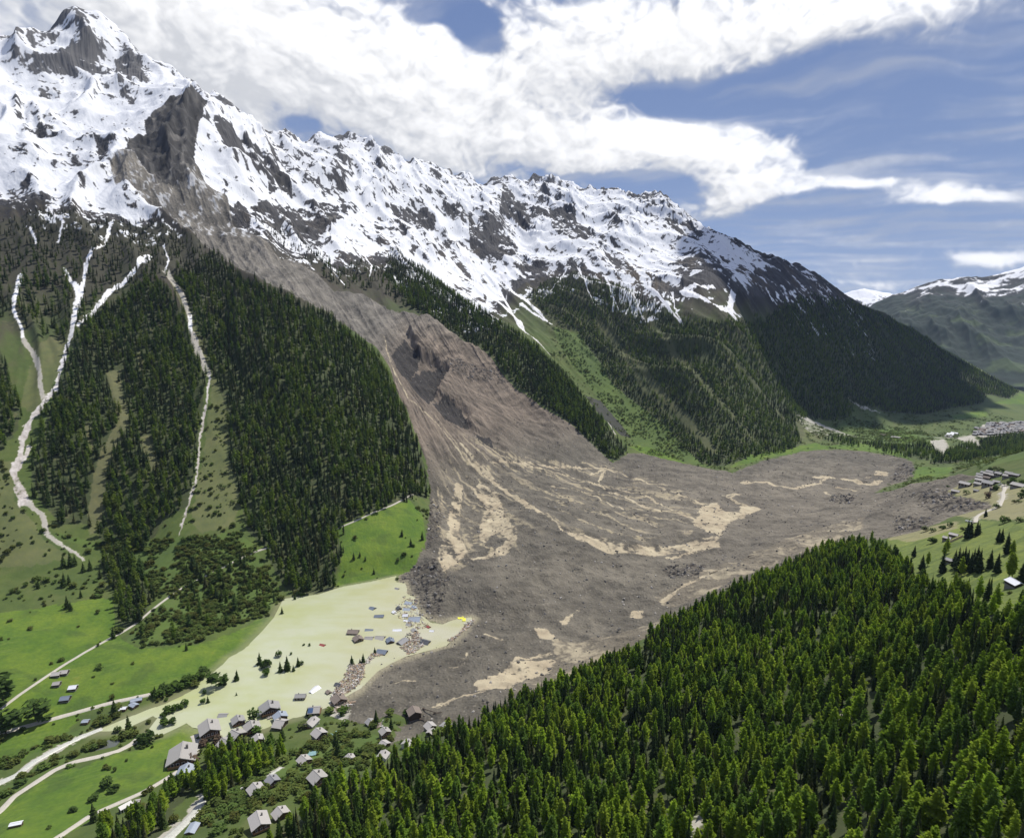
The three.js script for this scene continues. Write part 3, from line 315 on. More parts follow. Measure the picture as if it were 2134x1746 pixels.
const upAt = sampler(NRM);
const FAN = atDistance(812, 750, 1880);                               // where the slide leaves its gully
// colour and fine relief, texel by texel, in two halves
const HALF = TW / 2, colorData = [0, 1].map(() => new Uint8Array(HALF * TH * 4)), reliefData = [0, 1].map(() => new Uint8Array(HALF * TH));
const GAM = new Uint8Array(4097); for (let i = 0; i <= 4096; i++) { const c = i / 4096; GAM[i] = Math.round(255 * (c <= 0.0031308 ? c * 12.92 : 1.055 * Math.pow(c, 1 / 2.4) - 0.055)); }
{
  const C = [0, 0, 0], mix = (r, g, b, t) => { if (t <= 0) return; if (t > 1) t = 1; C[0] += (r - C[0]) * t; C[1] += (g - C[1]) * t; C[2] += (b - C[2]) * t; };
  for (let tz = 0; tz < TH; tz++) {
    const z = (LZ[tz] + LZ[tz + 1]) / 2, vj = Math.min(tz / CZ, VH - 1.001), j0 = vj | 0, fb = vj - j0;
    for (let tx = 0; tx < TW; tx++) {
      const x = (LX[tx] + LX[tx + 1]) / 2, az = Math.abs(Math.atan2(x, -z)), h = tx < HALF ? 0 : 1, o = (tz * HALF + tx - h * HALF), o4 = o * 4;
      colorData[h][o4 + 3] = 255;
      if (az > 0.8 || z > -150) { colorData[h][o4] = 80; colorData[h][o4 + 1] = 95; colorData[h][o4 + 2] = 50; reliefData[h][o] = 128; continue; }
      const vi = Math.min(tx / CX, VW - 1.001), i0 = vi | 0, fa = vi - i0, k = j0 * VW + i0;
      const y = lerp(lerp(HT[k], HT[k + 1], fa), lerp(HT[k + VW], HT[k + VW + 1], fa), fb), up = lerp(lerp(NRM[k], NRM[k + 1], fa), lerp(NRM[k + VW], NRM[k + VW + 1], fa), fb);
      const far = sst(1500, 3200, -z), sc = 1 + far * 2.2;
      const n1 = fbm(x / (55 * sc), z / (55 * sc), 4), n2 = fbm(x / (11 * sc) + 7, z / (11 * sc), 4), n3 = noise(x / (2.6 * sc), z / (2.6 * sc));
      const rad = Math.hypot(x - FAN[0], z - FAN[2]), fan = y < 330 && z > -1900 ? 1 : 0, flow = fan ? fbm(Math.atan2(x - FAN[0], z - FAN[2]) * 30 + n1 * 0.8, rad / 110, 4) : fbm((x * 0.8 - z * 0.6) / (12 * sc) + n1 * 1.2, (x * 0.6 + z * 0.8) / (90 * sc), 4);   // lines down the fall of the land
      const wob = 5.5, mx = clamp(Math.round(tx + n2 * wob + n3 * 1.2 + flow * 2), 0, TW - 1), mz = clamp(Math.round(tz + n1 * 3 + n2 * wob * 0.7 + n3 * 1.2), 0, TH - 1), q = (mz * TW + mx) * 4, e = (tz * TW + tx) * 4;
      const deb = DA[q] / 255, wood = DA[q + 1] / 255, mead = DA[q + 2] / 255, mud = DB[q] / 255, snowy = DB[q + 1] / 255, gully = DB[q + 2] / 255, rock = DC[q] / 255, dry = DC[q + 1] / 255, grav = DC[q + 2] / 255, torn = DD[q] / 255, alder = DD[q + 2] / 255;
      let rel = n2 * 0.25 + n3 * 0.12;                               // metres
      // base: grass to heath with height
      C[0] = 0.066 + n1 * 0.02 + n2 * 0.02; C[1] = 0.098 + n1 * 0.024 + n2 * 0.022; C[2] = 0.018 + n2 * 0.006;
      mix(0.100, 0.114, 0.036, sst(0.0, 0.5, n1 * 0.5 + flow * 0.6 + 0.08) * 0.6);
      const kE = kEdge[k];
      mix(0.050, 0.043, 0.029, sst(300, 560, y + n1 * 120 + flow * 60));
      mix(0.024, 0.022, 0.020, sst(-0.15, 0.3, n2 * 0.6 + flow * 0.6 + n1 * 0.4 + kE * 1.2 - 0.05) * Math.max(sst(520, 760, y), sst(0.04, 0.3, kE)));
      if (wood > 0.2) { mix(0.040, 0.050, 0.020, 0.75 * wood); mix(0.115, 0.110, 0.048, sst(0.15, 0.5, n2 + n1 * 0.4) * 0.6 * sst(560, 420, y)); }
      if (alder > 0.2) mix(0.075 + n1 * 0.02, 0.125 + n1 * 0.03, 0.022, 0.6 + n2 * 0.4);
      const tan = x > 300 && z > -1800; if (dry > 0.1 && !tan) mix(0.150 + n2 * 0.03, 0.148 + n2 * 0.025, 0.066, dry * (0.85 + n1 * 0.4) * 0.8);
      if (mead > 0.1) {
        const right = x > 350 && z > -1300 ? 1 : 0, m = sst(-0.35, 0.5, n1 + flow * 0.35);
        mix(lerp(0.070, 0.108, m) + right * 0.05 + n2 * 0.016, lerp(0.130, 0.165, m) + right * 0.03 + n2 * 0.018, lerp(0.010, 0.014, m) + right * 0.02, mead);
        mix(0.14, 0.14, 0.03, mead * sst(0.28, 0.6, n2 * 0.6 + n1 * 0.5) * 0.4); { const line = noise((x * 0.55 + z * 0.83) / 3.2, (x * 0.83 - z * 0.55) / 60) * sst(-0.1, 0.3, noise(x / 70 + 3, z / 55)); mix(0.115, 0.165, 0.03, mead * sst(0.1, 0.6, line) * 0.45); mix(0.045, 0.095, 0.012, mead * sst(0.1, 0.6, -line) * 0.4); } mix(0.04, 0.075, 0.012, mead * sst(0.3, 0.6, noise(x / 37 + 9, z / 23) + n2 * 0.4) * 0.5);
        const tuft = noise(x / 4.3, z / 4.3) + n3 * 0.5; C[0] *= 1 + tuft * 0.14 + n2 * 0.14; C[1] *= 1 + tuft * 0.11 + n2 * 0.1; rel = n2 * 0.4 + n3 * 0.2 + tuft * 0.12;
      }
      if (dry > 0.1 && tan) mix(0.245 + n2 * 0.04, 0.225 + n2 * 0.035, 0.115, sst(0.2, 0.6, dry + n1 * 0.4 + n2 * 0.2) * 0.85);
      // high ground: rock and snow
      if (kE > 0.02 || y > 700) {
        const r1 = fbm(x / 85 + 3, z / 85 + flow * 0.5, 5), r2 = GULLY(x, z, 64, 190), edge = sst(0.22, 0.72, kE + n1 * 0.28 + flow * 0.30 + n2 * 0.15 + (y - 800) / 2500);
        const cl = fbm(x / 230 + 3, z / 230 + n1 * 0.15, 3), ledge = ridged(x / 75 + z / 140 + n1 * 0.3, z / 62 - x / 150, 4);
        let bare = rock * 0.85 + cl * 0.60 + (r2 - 0.45) * 0.34 + KRIB[k] * 0.42 + (0.80 - up) * 1.0 + r1 * 0.42 + (ledge - 0.42) * 0.75 + (ridged(x / 27 + flow, z / 21, 3) - 0.42) * 0.55 + n2 * 0.34 - 0.235 + sst(1350, 1700, y) * 0.13;
        bare += (1 - edge) * 0.8 - gully * 1.6;
        const low = sst(980, 640, y + n1 * 100);
        bare += low * (0.20 + flow * 0.85) * (1 - gully);
        const snow = sst(0.26, 0.13, bare);
        const tone = 0.5 + 0.5 * n2 + 0.3 * flow;
        if (kE > 0.35 || y > 900) { const gr = sst(1050, 1500, y); C[0] = lerp(0.022, 0.070, tone) + gr * 0.05; C[1] = lerp(0.022, 0.067, tone) + gr * 0.05; C[2] = lerp(0.025, 0.068, tone) + gr * 0.05; mix(0.085, 0.066, 0.045, low * sst(-0.1, 0.5, n1 + n2 * 0.5) * 0.8); rel = n2 * 4 + n3 * 2 + flow * 2.5; }
        mix(0.74 + n1 * 0.04, 0.755 + n1 * 0.04, 0.785 + n1 * 0.04, snow * (1 - deb)); if (snow > 0.5) rel = lerp(rel, n2 * 0.9 + n3 * 0.35 + flow * 0.9, snow);
        if (edge < 0.5 && kE > 0.03) mix(0.85, 0.86, 0.88, sst(0.32, 0.40, n2 * 0.6 + n1 * 0.6 + flow * 0.4 + kE * 0.5 - 0.06) * (1 - deb));
      }
      if (deb > 0.02) {
        const hiD = sst(150, 430, y), brown = sst(30, 160, y) * sst(520, 330, y) * sst(-430, -250, x - z * 0.02) * sst(520, 250, x) * sst(-1200, -1400, z);
        let r = 0.116, g = 0.105, b = 0.084;
        r = lerp(r, 0.150, hiD); g = lerp(g, 0.139, hiD); b = lerp(b, 0.122, hiD); const patch = sst(-0.25, 0.4, fbm(x / 170 + 7, z / 130, 3)); r *= 0.86 + 0.3 * patch; g *= 0.85 + 0.29 * patch; b *= 0.83 + 0.27 * patch;
        r = lerp(r, 0.150, brown); g = lerp(g, 0.120, brown); b = lerp(b, 0.092, brown);
        const east = sst(200, 520, x) * sst(-2000, -1500, z); r += east * 0.028; g += east * 0.023; b += east * 0.018;
        const gul = (GULLY(x, z, 24, 260) - 0.42) * (hiD + brown * 0.8) * (1 - torn), lobe = fbm(x / 46 + fbm(x / 120, z / 120, 2) * 2.2, z / 30 + fbm(x / 90 + 5, z / 90, 2) * 2.2, 4), v = 1 + gul * 0.45 + lobe * 0.34 * (1 - hiD) + n1 * 0.28 + n2 * 0.24 + n3 * (0.10 + 0.16 * hiD) + flow * 0.75 * (0.6 + 0.45 * hiD + 0.6 * brown);
        mix(r * v, g * v, b * v, deb);
        mix(0.020, 0.018, 0.017, deb * sst(0.26, 0.5, rock + n2 * 0.55 + n1 * 0.3 + flow * 0.25) * 0.95); mix(0.045, 0.038, 0.032, deb * torn * sst(-0.1, 0.35, noise(x / 9 + n1, z / 5) + n2) * 0.9);
        mix(0.34, 0.30, 0.24, deb * sst(0.52, 0.62, noise(x / 3.1, z / 3.1) * 0.8 + n3 * 0.3) * 0.5);
        rel = n2 * 1.6 + n3 * 0.8 + gul * 4 + flow * (1.4 + hiD * 1.8) + torn * noise(x / 7, z / 5) * 2.0;
        const chan = DE[q + 2] > 100 ? sst(0.80, 0.93, 1 - Math.abs(fbm(Math.atan2(x - FAN[0], z - FAN[2]) * 13 + n1 * 0.35, rad / 420, 3)) * 1.5) * sst(-0.35, 0.25, fbm(x / 130 + 20, z / 130, 2) + 0.1) * 0.8 : 0, wet = sst(0.05, 0.3, mud) * (1 - sst(0.4, 0.7, mud)); if (chan > 0) mix(0.36 + n2 * 0.06, 0.305 + n2 * 0.05, 0.205, chan * sst(-0.25, 0.2, flow + n2 * 0.8 + 0.1) * deb); if (wet > 0) mix(0.17, 0.145, 0.105, wet * 0.6 * deb);
        const m2 = mud > 0.02 ? (mud > 0.93 ? sst(-0.55, -0.25, n2 + flow * 0.4) : sst(0.34, 0.66, mud * 0.85 + flow * 0.75 + n2 * 0.42)) : 0;
        if (m2 > 0) { const mt = n1 * 0.10 + n2 * 0.07 + flow * 0.07; mix(0.41 + mt, 0.345 + mt, 0.235 + mt * 0.7, m2 * Math.min(1, mud * 1.5) * 0.92); rel *= 1 - 0.6 * m2; }
        if (y > 700 && rock < 0.5) { mix(0.55, 0.56, 0.58, deb * sst(0.12, 0.4, flow + n2 * 0.6) * 0.7); }
        if (rock > 0.85 && y > 700) { const s = 0.75 + flow * 0.9; mix(0.060 * s, 0.057 * s, 0.055 * s, 1); mix(0.20, 0.19, 0.17, sst(0.0, 0.4, flow * 1.3 + n1 * 0.5) * 0.75); }
      } else if (rock > 0.85 && y > 700) { const s = 0.75 + flow * 0.9; C[0] = 0.060 * s; C[1] = 0.057 * s; C[2] = 0.055 * s; mix(0.16, 0.15, 0.135, sst(0.1, 0.5, flow + n1 * 0.5) * 0.7); rel = flow * 3 + n2 * 2; }
      else if (rock > 0.4 && y < 450) mix(0.035, 0.034, 0.032, 0.9);
      if (gully > 0.1) { const d = sst(560, 160, y), s = sst(0.30, 0.58, gully * 0.8 + n2 * 0.62 + flow * 0.45 + n3 * 0.12), dk = n2 * 0.26 + n3 * 0.10 + flow * 0.16; mix(lerp(0.86, 0.46, d) + dk, lerp(0.86, 0.42, d) + dk, lerp(0.88, 0.385, d) + dk, s * (1 - deb)); rel = lerp(rel, n2 * 0.7, s); }
      if (grav > 0.1 && deb < 0.5) { const s = sst(0.25, 0.55, grav + n2 * 0.35); mix(0.40 + n3 * 0.08 + n2 * 0.08, 0.375 + n3 * 0.08 + n2 * 0.08, 0.33 + n3 * 0.08 + n2 * 0.07, s * 0.9); }
      // wet mud just above the water
      if (y < 2.0 && y > -6 && z > -2000 && x < 60) mix(0.30, 0.27, 0.18, sst(1.3, 0.3, y) * (deb > 0.5 ? 0.75 : 0.35));
      for (let c = 0; c < 3; c++) colorData[h][o4 + c] = GAM[(clamp(C[c], 0.004, 1) * 4096) | 0];
      reliefData[h][o] = clamp(128 + rel * 127 / 8, 0, 255);
    }
  }
}
const tex = (data, w, h, srgb) => { const t = new THREE.DataTexture(data, w, h, data.length / (w * h) === 1 ? THREE.RedFormat : THREE.RGBAFormat); t.magFilter = THREE.LinearFilter; if (srgb) t.colorSpace = THREE.SRGBColorSpace; t.needsUpdate = true; return t; };
const groundMats = [0, 1].map((h) => { const m = new THREE.MeshStandardMaterial({ map: tex(colorData[h], HALF, TH, true), bumpMap: tex(reliefData[h], HALF, TH), bumpScale: 16, roughness: 0.95 }); m.name = 'soil_rock_and_snow'; return m; });
{
  const KINDS = [['meadow', 'green valley meadows and grassy lower slopes around the lake'], ['landslide_debris', 'grey brown landslide debris filling the valley floor and its slide track'], ['hillside', 'wooded mountain flank ground under the conifers'], ['mountain', 'snow covered rocky mountain range above the tree line']];
  const idx = KINDS.map(() => [[], []]);
  for (let j = 0; j < VH - 1; j++) for (let i = 0; i < VW - 1; i++) {
    const k = j * VW + i, x = vx(i), z = vz(j), az = Math.abs(Math.atan2(x, -z)), r = Math.hypot(x, z);
    if (az > 0.86 && r > 700 || z > 0 && r > 200) continue;
    const y = HT[k], kind = kDeb[k] > 0.5 && y < 1100 ? 1 : kSnow[k] > 0.5 || y > 760 ? 3 : kWood[k] > 0.22 || y > 90 && z < -1050 && x < 3000 ? 2 : 0, h = i * CX < HALF - 1 ? 0 : 1;
    idx[kind][h].push(k, k + VW, k + 1, k + 1, k + VW, k + VW + 1);
  }
  const nx = new Float32Array(VW * VH * 3);
  for (let j = 0; j < VH; j++) for (let i = 0; i < VW; i++) { const k = j * VW + i, i0 = Math.max(0, i - 1), i1 = Math.min(VW - 1, i + 1), j0 = Math.max(0, j - 1), j1 = Math.min(VH - 1, j + 1), a = (HT[j * VW + i1] - HT[j * VW + i0]) / (vx(i1) - vx(i0) || 1), b = (HT[j1 * VW + i] - HT[j0 * VW + i]) / (vz(j1) - vz(j0) || 1), l = 1 / Math.hypot(1, a, b); nx[k * 3] = -a * l; nx[k * 3 + 1] = l; nx[k * 3 + 2] = -b * l; }
  KINDS.forEach(([name, label], kind) => {
    const map = new Map(), P = [], Q = [], UVs = [], I = [], groups = [];
    for (let h = 0; h < 2; h++) {
      const start = I.length; map.clear();
      for (const k of idx[kind][h]) {
        let v = map.get(k);
        if (v === undefined) { v = P.length / 3; map.set(k, v); const i = k % VW, j = (k / VW) | 0; P.push(vx(i), HT[k], vz(j)); Q.push(nx[k * 3], nx[k * 3 + 1], nx[k * 3 + 2]); UVs.push(clamp((Math.min(i * CX, TW) - h * HALF) / HALF, 0.0002, 0.9998), clamp(Math.min(j * CZ, TH) / TH, 0.0003, 0.9997)); }
        I.push(v);
      }
      groups.push([start, I.length - start, h]);
    }
    const g = new THREE.BufferGeometry();
    g.setAttribute('position', new THREE.BufferAttribute(new Float32Array(P), 3)); g.setAttribute('normal', new THREE.BufferAttribute(new Float32Array(Q), 3)); g.setAttribute('uv', new THREE.BufferAttribute(new Float32Array(UVs), 2));
    g.setIndex(new THREE.BufferAttribute(new Uint32Array(I), 1)); groups.forEach((q) => g.addGroup(...q));
    const m = new THREE.Mesh(g, groundMats); m.name = name; m.castShadow = m.receiveShadow = true; m.userData = { kind: 'structure', label }; scene.add(m);
  });
}
// the flooded village's lake
{
  const p = walk(LAKE, true, onLake, 12), s = new THREE.Shape(), cx = p.reduce((a, q) => a + q[0], 0) / p.length, cz = p.reduce((a, q) => a + q[2], 0) / p.length;
  p.forEach((q, i) => { const X = q[0] + Math.sign(q[0] - cx) * 0.0, Z = q[2]; i ? s.lineTo(X, -Z) : s.moveTo(X, -Z); });
  const g = new THREE.ShapeGeometry(s).rotateX(-Math.PI / 2);
  const uv = g.attributes.uv; for (let i = 0; i < uv.count; i++) uv.setXY(i, g.attributes.position.getX(i) / 900 + 0.85, g.attributes.position.getZ(i) / 900 + 1.6);
  const W = 512, d = new Uint8Array(W * W * 4), b = new Uint8Array(W * W);
  for (let j = 0; j < W; j++) for (let i = 0; i < W; i++) {
    const x = (i / W - 0.85) * 900, z = (j / W - 1.6) * 900, n = fbm(x / 120, z / 70, 4) * 0.8 + fbm(x / 30 + n1of(x, z), z / 12, 3) * 0.25, t = sst(-900, -1080, z - x * 0.25) , c = clamp(n * 0.9 + t * 0.8, -0.3, 1), east = sst(-330, -130, x + n * 60), o = (j * W + i) * 4;
    d[o] = GAM[(clamp(0.428 - c * 0.09, 0, 1) * 4096) | 0]; d[o + 1] = GAM[(clamp(0.452 - c * 0.08 - east * 0.035, 0, 1) * 4096) | 0]; d[o + 2] = GAM[(clamp(0.275 - c * 0.19 - east * 0.01, 0, 1) * 4096) | 0]; d[o + 3] = 255; b[j * W + i] = 128 + 60 * fbm(x / 9, z / 5, 3);
  }
  function n1of(x, z) { return noise(x / 80, z / 80); }
  const m = new THREE.Mesh(g, new THREE.MeshPhysicalMaterial({ map: tex(d, W, W, true), roughness: 0.16, specularIntensity: 1, bumpMap: tex(b, W, W), bumpScale: 0.25 }));
  m.name = 'lake'; m.position.y = 0; m.receiveShadow = true; m.userData = { kind: 'structure', label: 'pale yellow green muddy lake that drowned the village' }; scene.add(m);
}
// ---------- trees ----------
function tag(o, label, category, group) { o.userData = { label, category, kind: 'thing' }; if (group) o.userData.group = group; return o; }
function geo(P, I, uv) { const g = new THREE.BufferGeometry(); g.setAttribute('position', new THREE.BufferAttribute(new Float32Array(P), 3)); if (uv) g.setAttribute('uv', new THREE.BufferAttribute(new Float32Array(uv), 2)); g.setIndex(I); return g; }
// a conifer crown one metre high: whorls of drooping sprays around the stem, larches with soft tufts on upturned branches
function crownShape(kind, layers, arms, sprays, seed) {
  const r = rng(seed), P = [], I = [], larch = kind === 'larch', R = larch ? 0.215 : 0.15, y0 = larch ? 0.20 : 0.07, lean = (r() - 0.5) * 0.5;
  const kite = (a, y, r0, r1, w, drop, lift) => {
    const c = Math.cos(a), s = Math.sin(a), n = P.length / 3, rm = r0 + (r1 - r0) * 0.55, ym = y - drop * 0.4;
    P.push(c * r0, y + lift * 0.3, s * r0, c * rm - s * w, ym - w * 0.35, s * rm + c * w, c * rm + s * w, ym - w * 0.35, s * rm - c * w, c * r1, y - drop, s * r1, c * rm, ym + w * 0.35 + lift, s * rm);
    I.push(n, n + 1, n + 4, n, n + 4, n + 2, n + 1, n + 3, n + 4, n + 4, n + 3, n + 2);
  };
  const tuft = (x, y, z, w) => { const a = r() * 6.28, b = r() * 6.28, n = P.length / 3, ca = Math.cos(a) * w, sa = Math.sin(a) * w, cb = Math.cos(b) * 0.7; P.push(x + ca, y + w * 0.3, z + sa, x - sa * cb, y + w * (0.9 - Math.abs(cb)), z + ca * cb, x - ca, y - w * 0.3, z - sa, x + sa * cb, y - w * (0.7 - Math.abs(cb)), z - ca * cb); I.push(n, n + 1, n + 2, n, n + 2, n + 3); };
  for (let l = 0; l < layers; l++) {
    const t = l / (layers - 1), y = y0 + (1 - y0) * Math.pow(t, 0.93) * 0.985, prof = larch ? Math.pow(1 - t, 0.55) * (0.5 + 0.5 * sst(0, 0.3, t)) : Math.pow(1 - t, 0.85) * (0.75 + 0.25 * sst(0, 0.12, t));
    const n = Math.max(3, Math.round(arms * (0.45 + 0.55 * (1 - t)))), skew = larch ? 0.75 + r() * 0.4 : 0.9 + r() * 0.2;
    for (let k = 0; k < n; k++) {
      const a = (k + r() * 0.8) / n * 6.2832 + l * 2.4, rr = R * (prof * (0.55 + 0.62 * r()) * skew * (1 + lean * Math.cos(a)) + 0.012), drop = larch ? rr * (r() * 0.3 - 0.12) : rr * (0.35 + 0.3 * r());
      for (let q = 0; q < sprays; q++) { const da = (q - (sprays - 1) / 2) * 0.42 + (r() - 0.5) * 0.2, f = 1 - Math.abs(q - (sprays - 1) / 2) * 0.22; kite(a + da, y + (r() - 0.5) * 0.02, rr * 0.1, rr * f, rr * (sprays > 1 ? 0.20 : 0.34) + 0.006, drop * f, 0.012 * r()); }
      if (larch) for (let q = 0; q < (sprays > 1 ? 4 : 2); q++) { const f = 0.45 + 0.6 * r(), da = (r() - 0.5) * 0.6; tuft(Math.cos(a + da) * rr * f, y - drop * f + (r() - 0.3) * 0.035, Math.sin(a + da) * rr * f, (sprays > 1 ? 0.020 : 0.03) + r() * 0.016); }
    }
  }
  const m = P.length / 3, sides = 6, top = larch ? 0.9 : 0.97, core = larch ? 0.26 : 0.34; // the dark inside of the crown
  P.push(0, top, 0); for (let k = 0; k < sides; k++) { const a = k / sides * 6.2832; P.push(Math.cos(a) * R * core, y0 + 0.04, Math.sin(a) * R * core); } for (let k = 0; k < sides; k++) I.push(m, m + 1 + (k + 1) % sides, m + 1 + k);
  return geo(P, I);
}
const trunkShape = new THREE.CylinderGeometry(0.003, 0.014, 0.95, 5, 1).translate(0, 0.475, 0); trunkShape.deleteAttribute('uv');
function bushShape(n, seed, tall = 1) {                               // a round leafy crown: small leaf clumps over and inside an uneven ball
  const r = rng(seed), P = [], I = [], lobes = []; for (let i = 0; i < 5; i++) lobes.push([(r() - 0.5) * 0.7, 0.35 + r() * 0.45 * tall, (r() - 0.5) * 0.7, 0.24 + r() * 0.2]);
  for (let i = 0; i < n; i++) {
    const L = lobes[(r() * lobes.length) | 0], u = r() * 2 - 1, a = r() * 6.2832, s = Math.sqrt(1 - u * u), d = L[3] * (0.7 + 0.35 * r()), x = L[0] + Math.cos(a) * s * d, y = Math.max(0.03, L[1] + u * d * tall), z = L[2] + Math.sin(a) * s * d, k = P.length / 3, w = 0.10 + r() * 0.09;
    const b = r() * 6.28, c = r() * 6.28; for (let q = 0; q < 4; q++) { const t = b + q * 1.5708; P.push(x + Math.cos(t) * w, y + Math.sin(t) * w * 0.6 * Math.cos(c) + (r() - 0.5) * 0.04, z + Math.sin(t) * w * Math.sin(c) + Math.cos(t) * w * 0.4); } I.push(k, k + 1, k + 2, k, k + 2, k + 3);
  }
  return geo(P, I);
}
const leafMat = (r, g, b, through = 0.35, name = 'needles') => { const m = new THREE.MeshPhysicalMaterial({ color: new THREE.Color().setRGB(r, g, b), roughness: 0.9, specularIntensity: 0.1, transmission: through, thickness: 0, side: THREE.DoubleSide }); m.name = name; return m; };
const barkMat = new THREE.MeshStandardMaterial({ color: new THREE.Color().setRGB(0.075, 0.058, 0.045), roughness: 0.95 }); barkMat.name = 'bark';
const TINT = { larch: [[0.185, 0.285, 0.022], [0.235, 0.345, 0.024], [0.140, 0.235, 0.026], [0.270, 0.360, 0.034], [0.100, 0.175, 0.026]], spruce: [[0.038, 0.064, 0.018], [0.050, 0.078, 0.020], [0.030, 0.048, 0.016], [0.064, 0.072, 0.026], [0.040, 0.058, 0.016]] };
const NEAR = { larch: [1, 2, 3, 4].map((s) => crownShape('larch', 14 + s, 8, 3, s)), spruce: [5, 6, 7, 8].map((s) => crownShape('spruce', 12 + s, 8, 3, s)) };
const MID = { larch: [11, 12, 13].map((s) => crownShape('larch', 10, 7, 1, s)), spruce: [15, 16, 17].map((s) => crownShape('spruce', 12, 7, 1, s)) };
const FAR = { larch: [21, 22].map((s) => crownShape('larch', 6, 5, 1, s)), spruce: [25, 26].map((s) => crownShape('spruce', 6, 5, 1, s)) };
const treeMats = { larch: TINT.larch.map((c) => leafMat(...c, 0.5)), spruce: TINT.spruce.map((c) => leafMat(...c, 0.2)) };
const protoTrees = {};
function plantTree(kind, x, z, h, label, group, pick, tint, wide = 1) {  // a single tree: trunk and crown
  const key = kind + (pick % 4) + (tint % 5); let t;
  if (!protoTrees[key]) {
    t = new THREE.Group(); const c = new THREE.Mesh(NEAR[kind][pick % 4], treeMats[kind][tint % 5]), s = new THREE.Mesh(trunkShape, barkMat); c.name = 'crown'; s.name = 'trunk'; c.castShadow = s.castShadow = true; t.add(s, c); protoTrees[key] = t;
  } else t = protoTrees[key].clone();
  t.name = numbered(kind === 'larch' ? 'larch_tree' : 'spruce_tree'); t.position.set(x, heightAt(x, z) - 0.3, z); t.rotation.y = (x * 7.13 + z * 3.7) % 6.28; t.scale.set(h * wide, h, h * wide);
  tag(t, label, kind === 'larch' ? 'larch' : 'spruce', group); scene.add(t); return t;
}
const CLEAR = [541, 1726, 585, 1704, 662, 1634, 568, 1637, 533, 1652, 387, 1613, 380, 1586, 437, 1533, 799, 1583, 848, 1557, 896, 1519, 899, 1532, 928, 1516, 802, 1535, 634, 1591, 538, 1549, 492, 1541, 470, 1554, 729, 1586, 863, 1495]; const yards = []; for (let i = 0; i < CLEAR.length; i += 2) { const p = meet(CLEAR[i], CLEAR[i + 1]), d = Math.hypot(p[0], p[2]); yards.push([p[0] * (1 - 9 / d), p[2] * (1 - 9 / d)]); }
// every place where a tree stands
const groves = { near: [], left: [], right: [] }, M4 = new THREE.Matrix4(), QT = new THREE.Quaternion(), UP = new THREE.Vector3(0, 1, 0), V1 = new THREE.Vector3(), V2 = new THREE.Vector3();
{
  const r = rng(91);
  const sow = (x0, x1, z0, z1, cell, where) => {
    for (let z = z0; z > z1; z -= cell) for (let x = x0; x < x1; x += cell) {
      const X = x + (r() - 0.5) * cell * 1.1, Z = z + (r() - 0.5) * cell * 1.1, u = r(), v = r(), w = r();
      if (Math.abs(Math.atan2(X, -Z)) > 0.80) continue;
      const jx = X + 14 * noise(X / 19, Z / 19) + (u - 0.5) * 10, jz = Z + 14 * noise(X / 19 + 50, Z / 19) + (v - 0.5) * 10, wood = at(DA, 1, jx, jz), db = at(DA, 0, X, Z); if (wood < 0.08 || db > 0.5) continue; if (where === 'near' && yards.some((q) => Math.hypot(q[0] - X, q[1] - Z) < 17)) continue;
      if (at(DB, 2, X, Z) > 0.3 || at(DC, 2, X, Z) > 0.4 || at(DE, 0, X, Z) > 0.5) continue;
      const dry = at(DC, 1, X, Z), n = noise(X / 60, Z / 60), m = noise(X / 140 + 9, Z / 140);
      if (u > wood * (1.02 - Math.max(0, n) * (where === 'near' ? 0.5 : 0.5) - (where === 'near' ? 0.8 * sst(0.32, 0.7, noise(X / 27 + 3, Z / 27) + noise(X / 90, Z / 90 + 7) * 0.5) : 0)) * (dry > 0.3 ? 0.06 : 1)) continue;
      const y = heightAt(X, Z), top = sst(760, 480, y);
      if (y > 820) continue;
      const larch = where === 'near' ? v < 0.52 + m * 0.5 + n * 0.2 : v < 0.5 + m * 0.7 + n * 0.25;
      groves[where].push([X, y, Z, ((larch ? 15 : 14) + Math.sqrt(w) * 15 * (0.8 + 0.4 * Math.abs(n))) * (where === 'near' ? 0.86 : 1) + (where === 'left' ? 3 : where === 'right' ? -3 : 0) - (where === 'near' ? 0 : 0), larch, w, top, wood]);
    }
  };
  sow(-420, 760, -150, -1150, 7.2, 'near');
  sow(-1900, 300, -640, -2700, 9.4, 'left');
  sow(60, 5100, -1250, -6900, 9.6, 'right');
}
groves.near = groves.near.filter((t) => WOODS_NEAR(t[0], t[2])); groves.left = groves.left.filter((t) => !WOODS_NEAR(t[0], t[2])); groves.right = groves.right.filter((t) => !(t[0] < 300 && t[2] > -2700 && t[0] < 60));
function WOODS_NEAR(x, z) { return z > -1150 && x > -420 + (-z - 600) * 0.9; }
const inView = (t) => { const d = Math.hypot(t[0], t[2]), s = Math.abs(Math.atan2(t[0], -t[2])), b = (EYE - t[1] - 20) / d; return s < 0.705 && b < 0.86 * Math.pow(Math.cos(s), 1) ; };
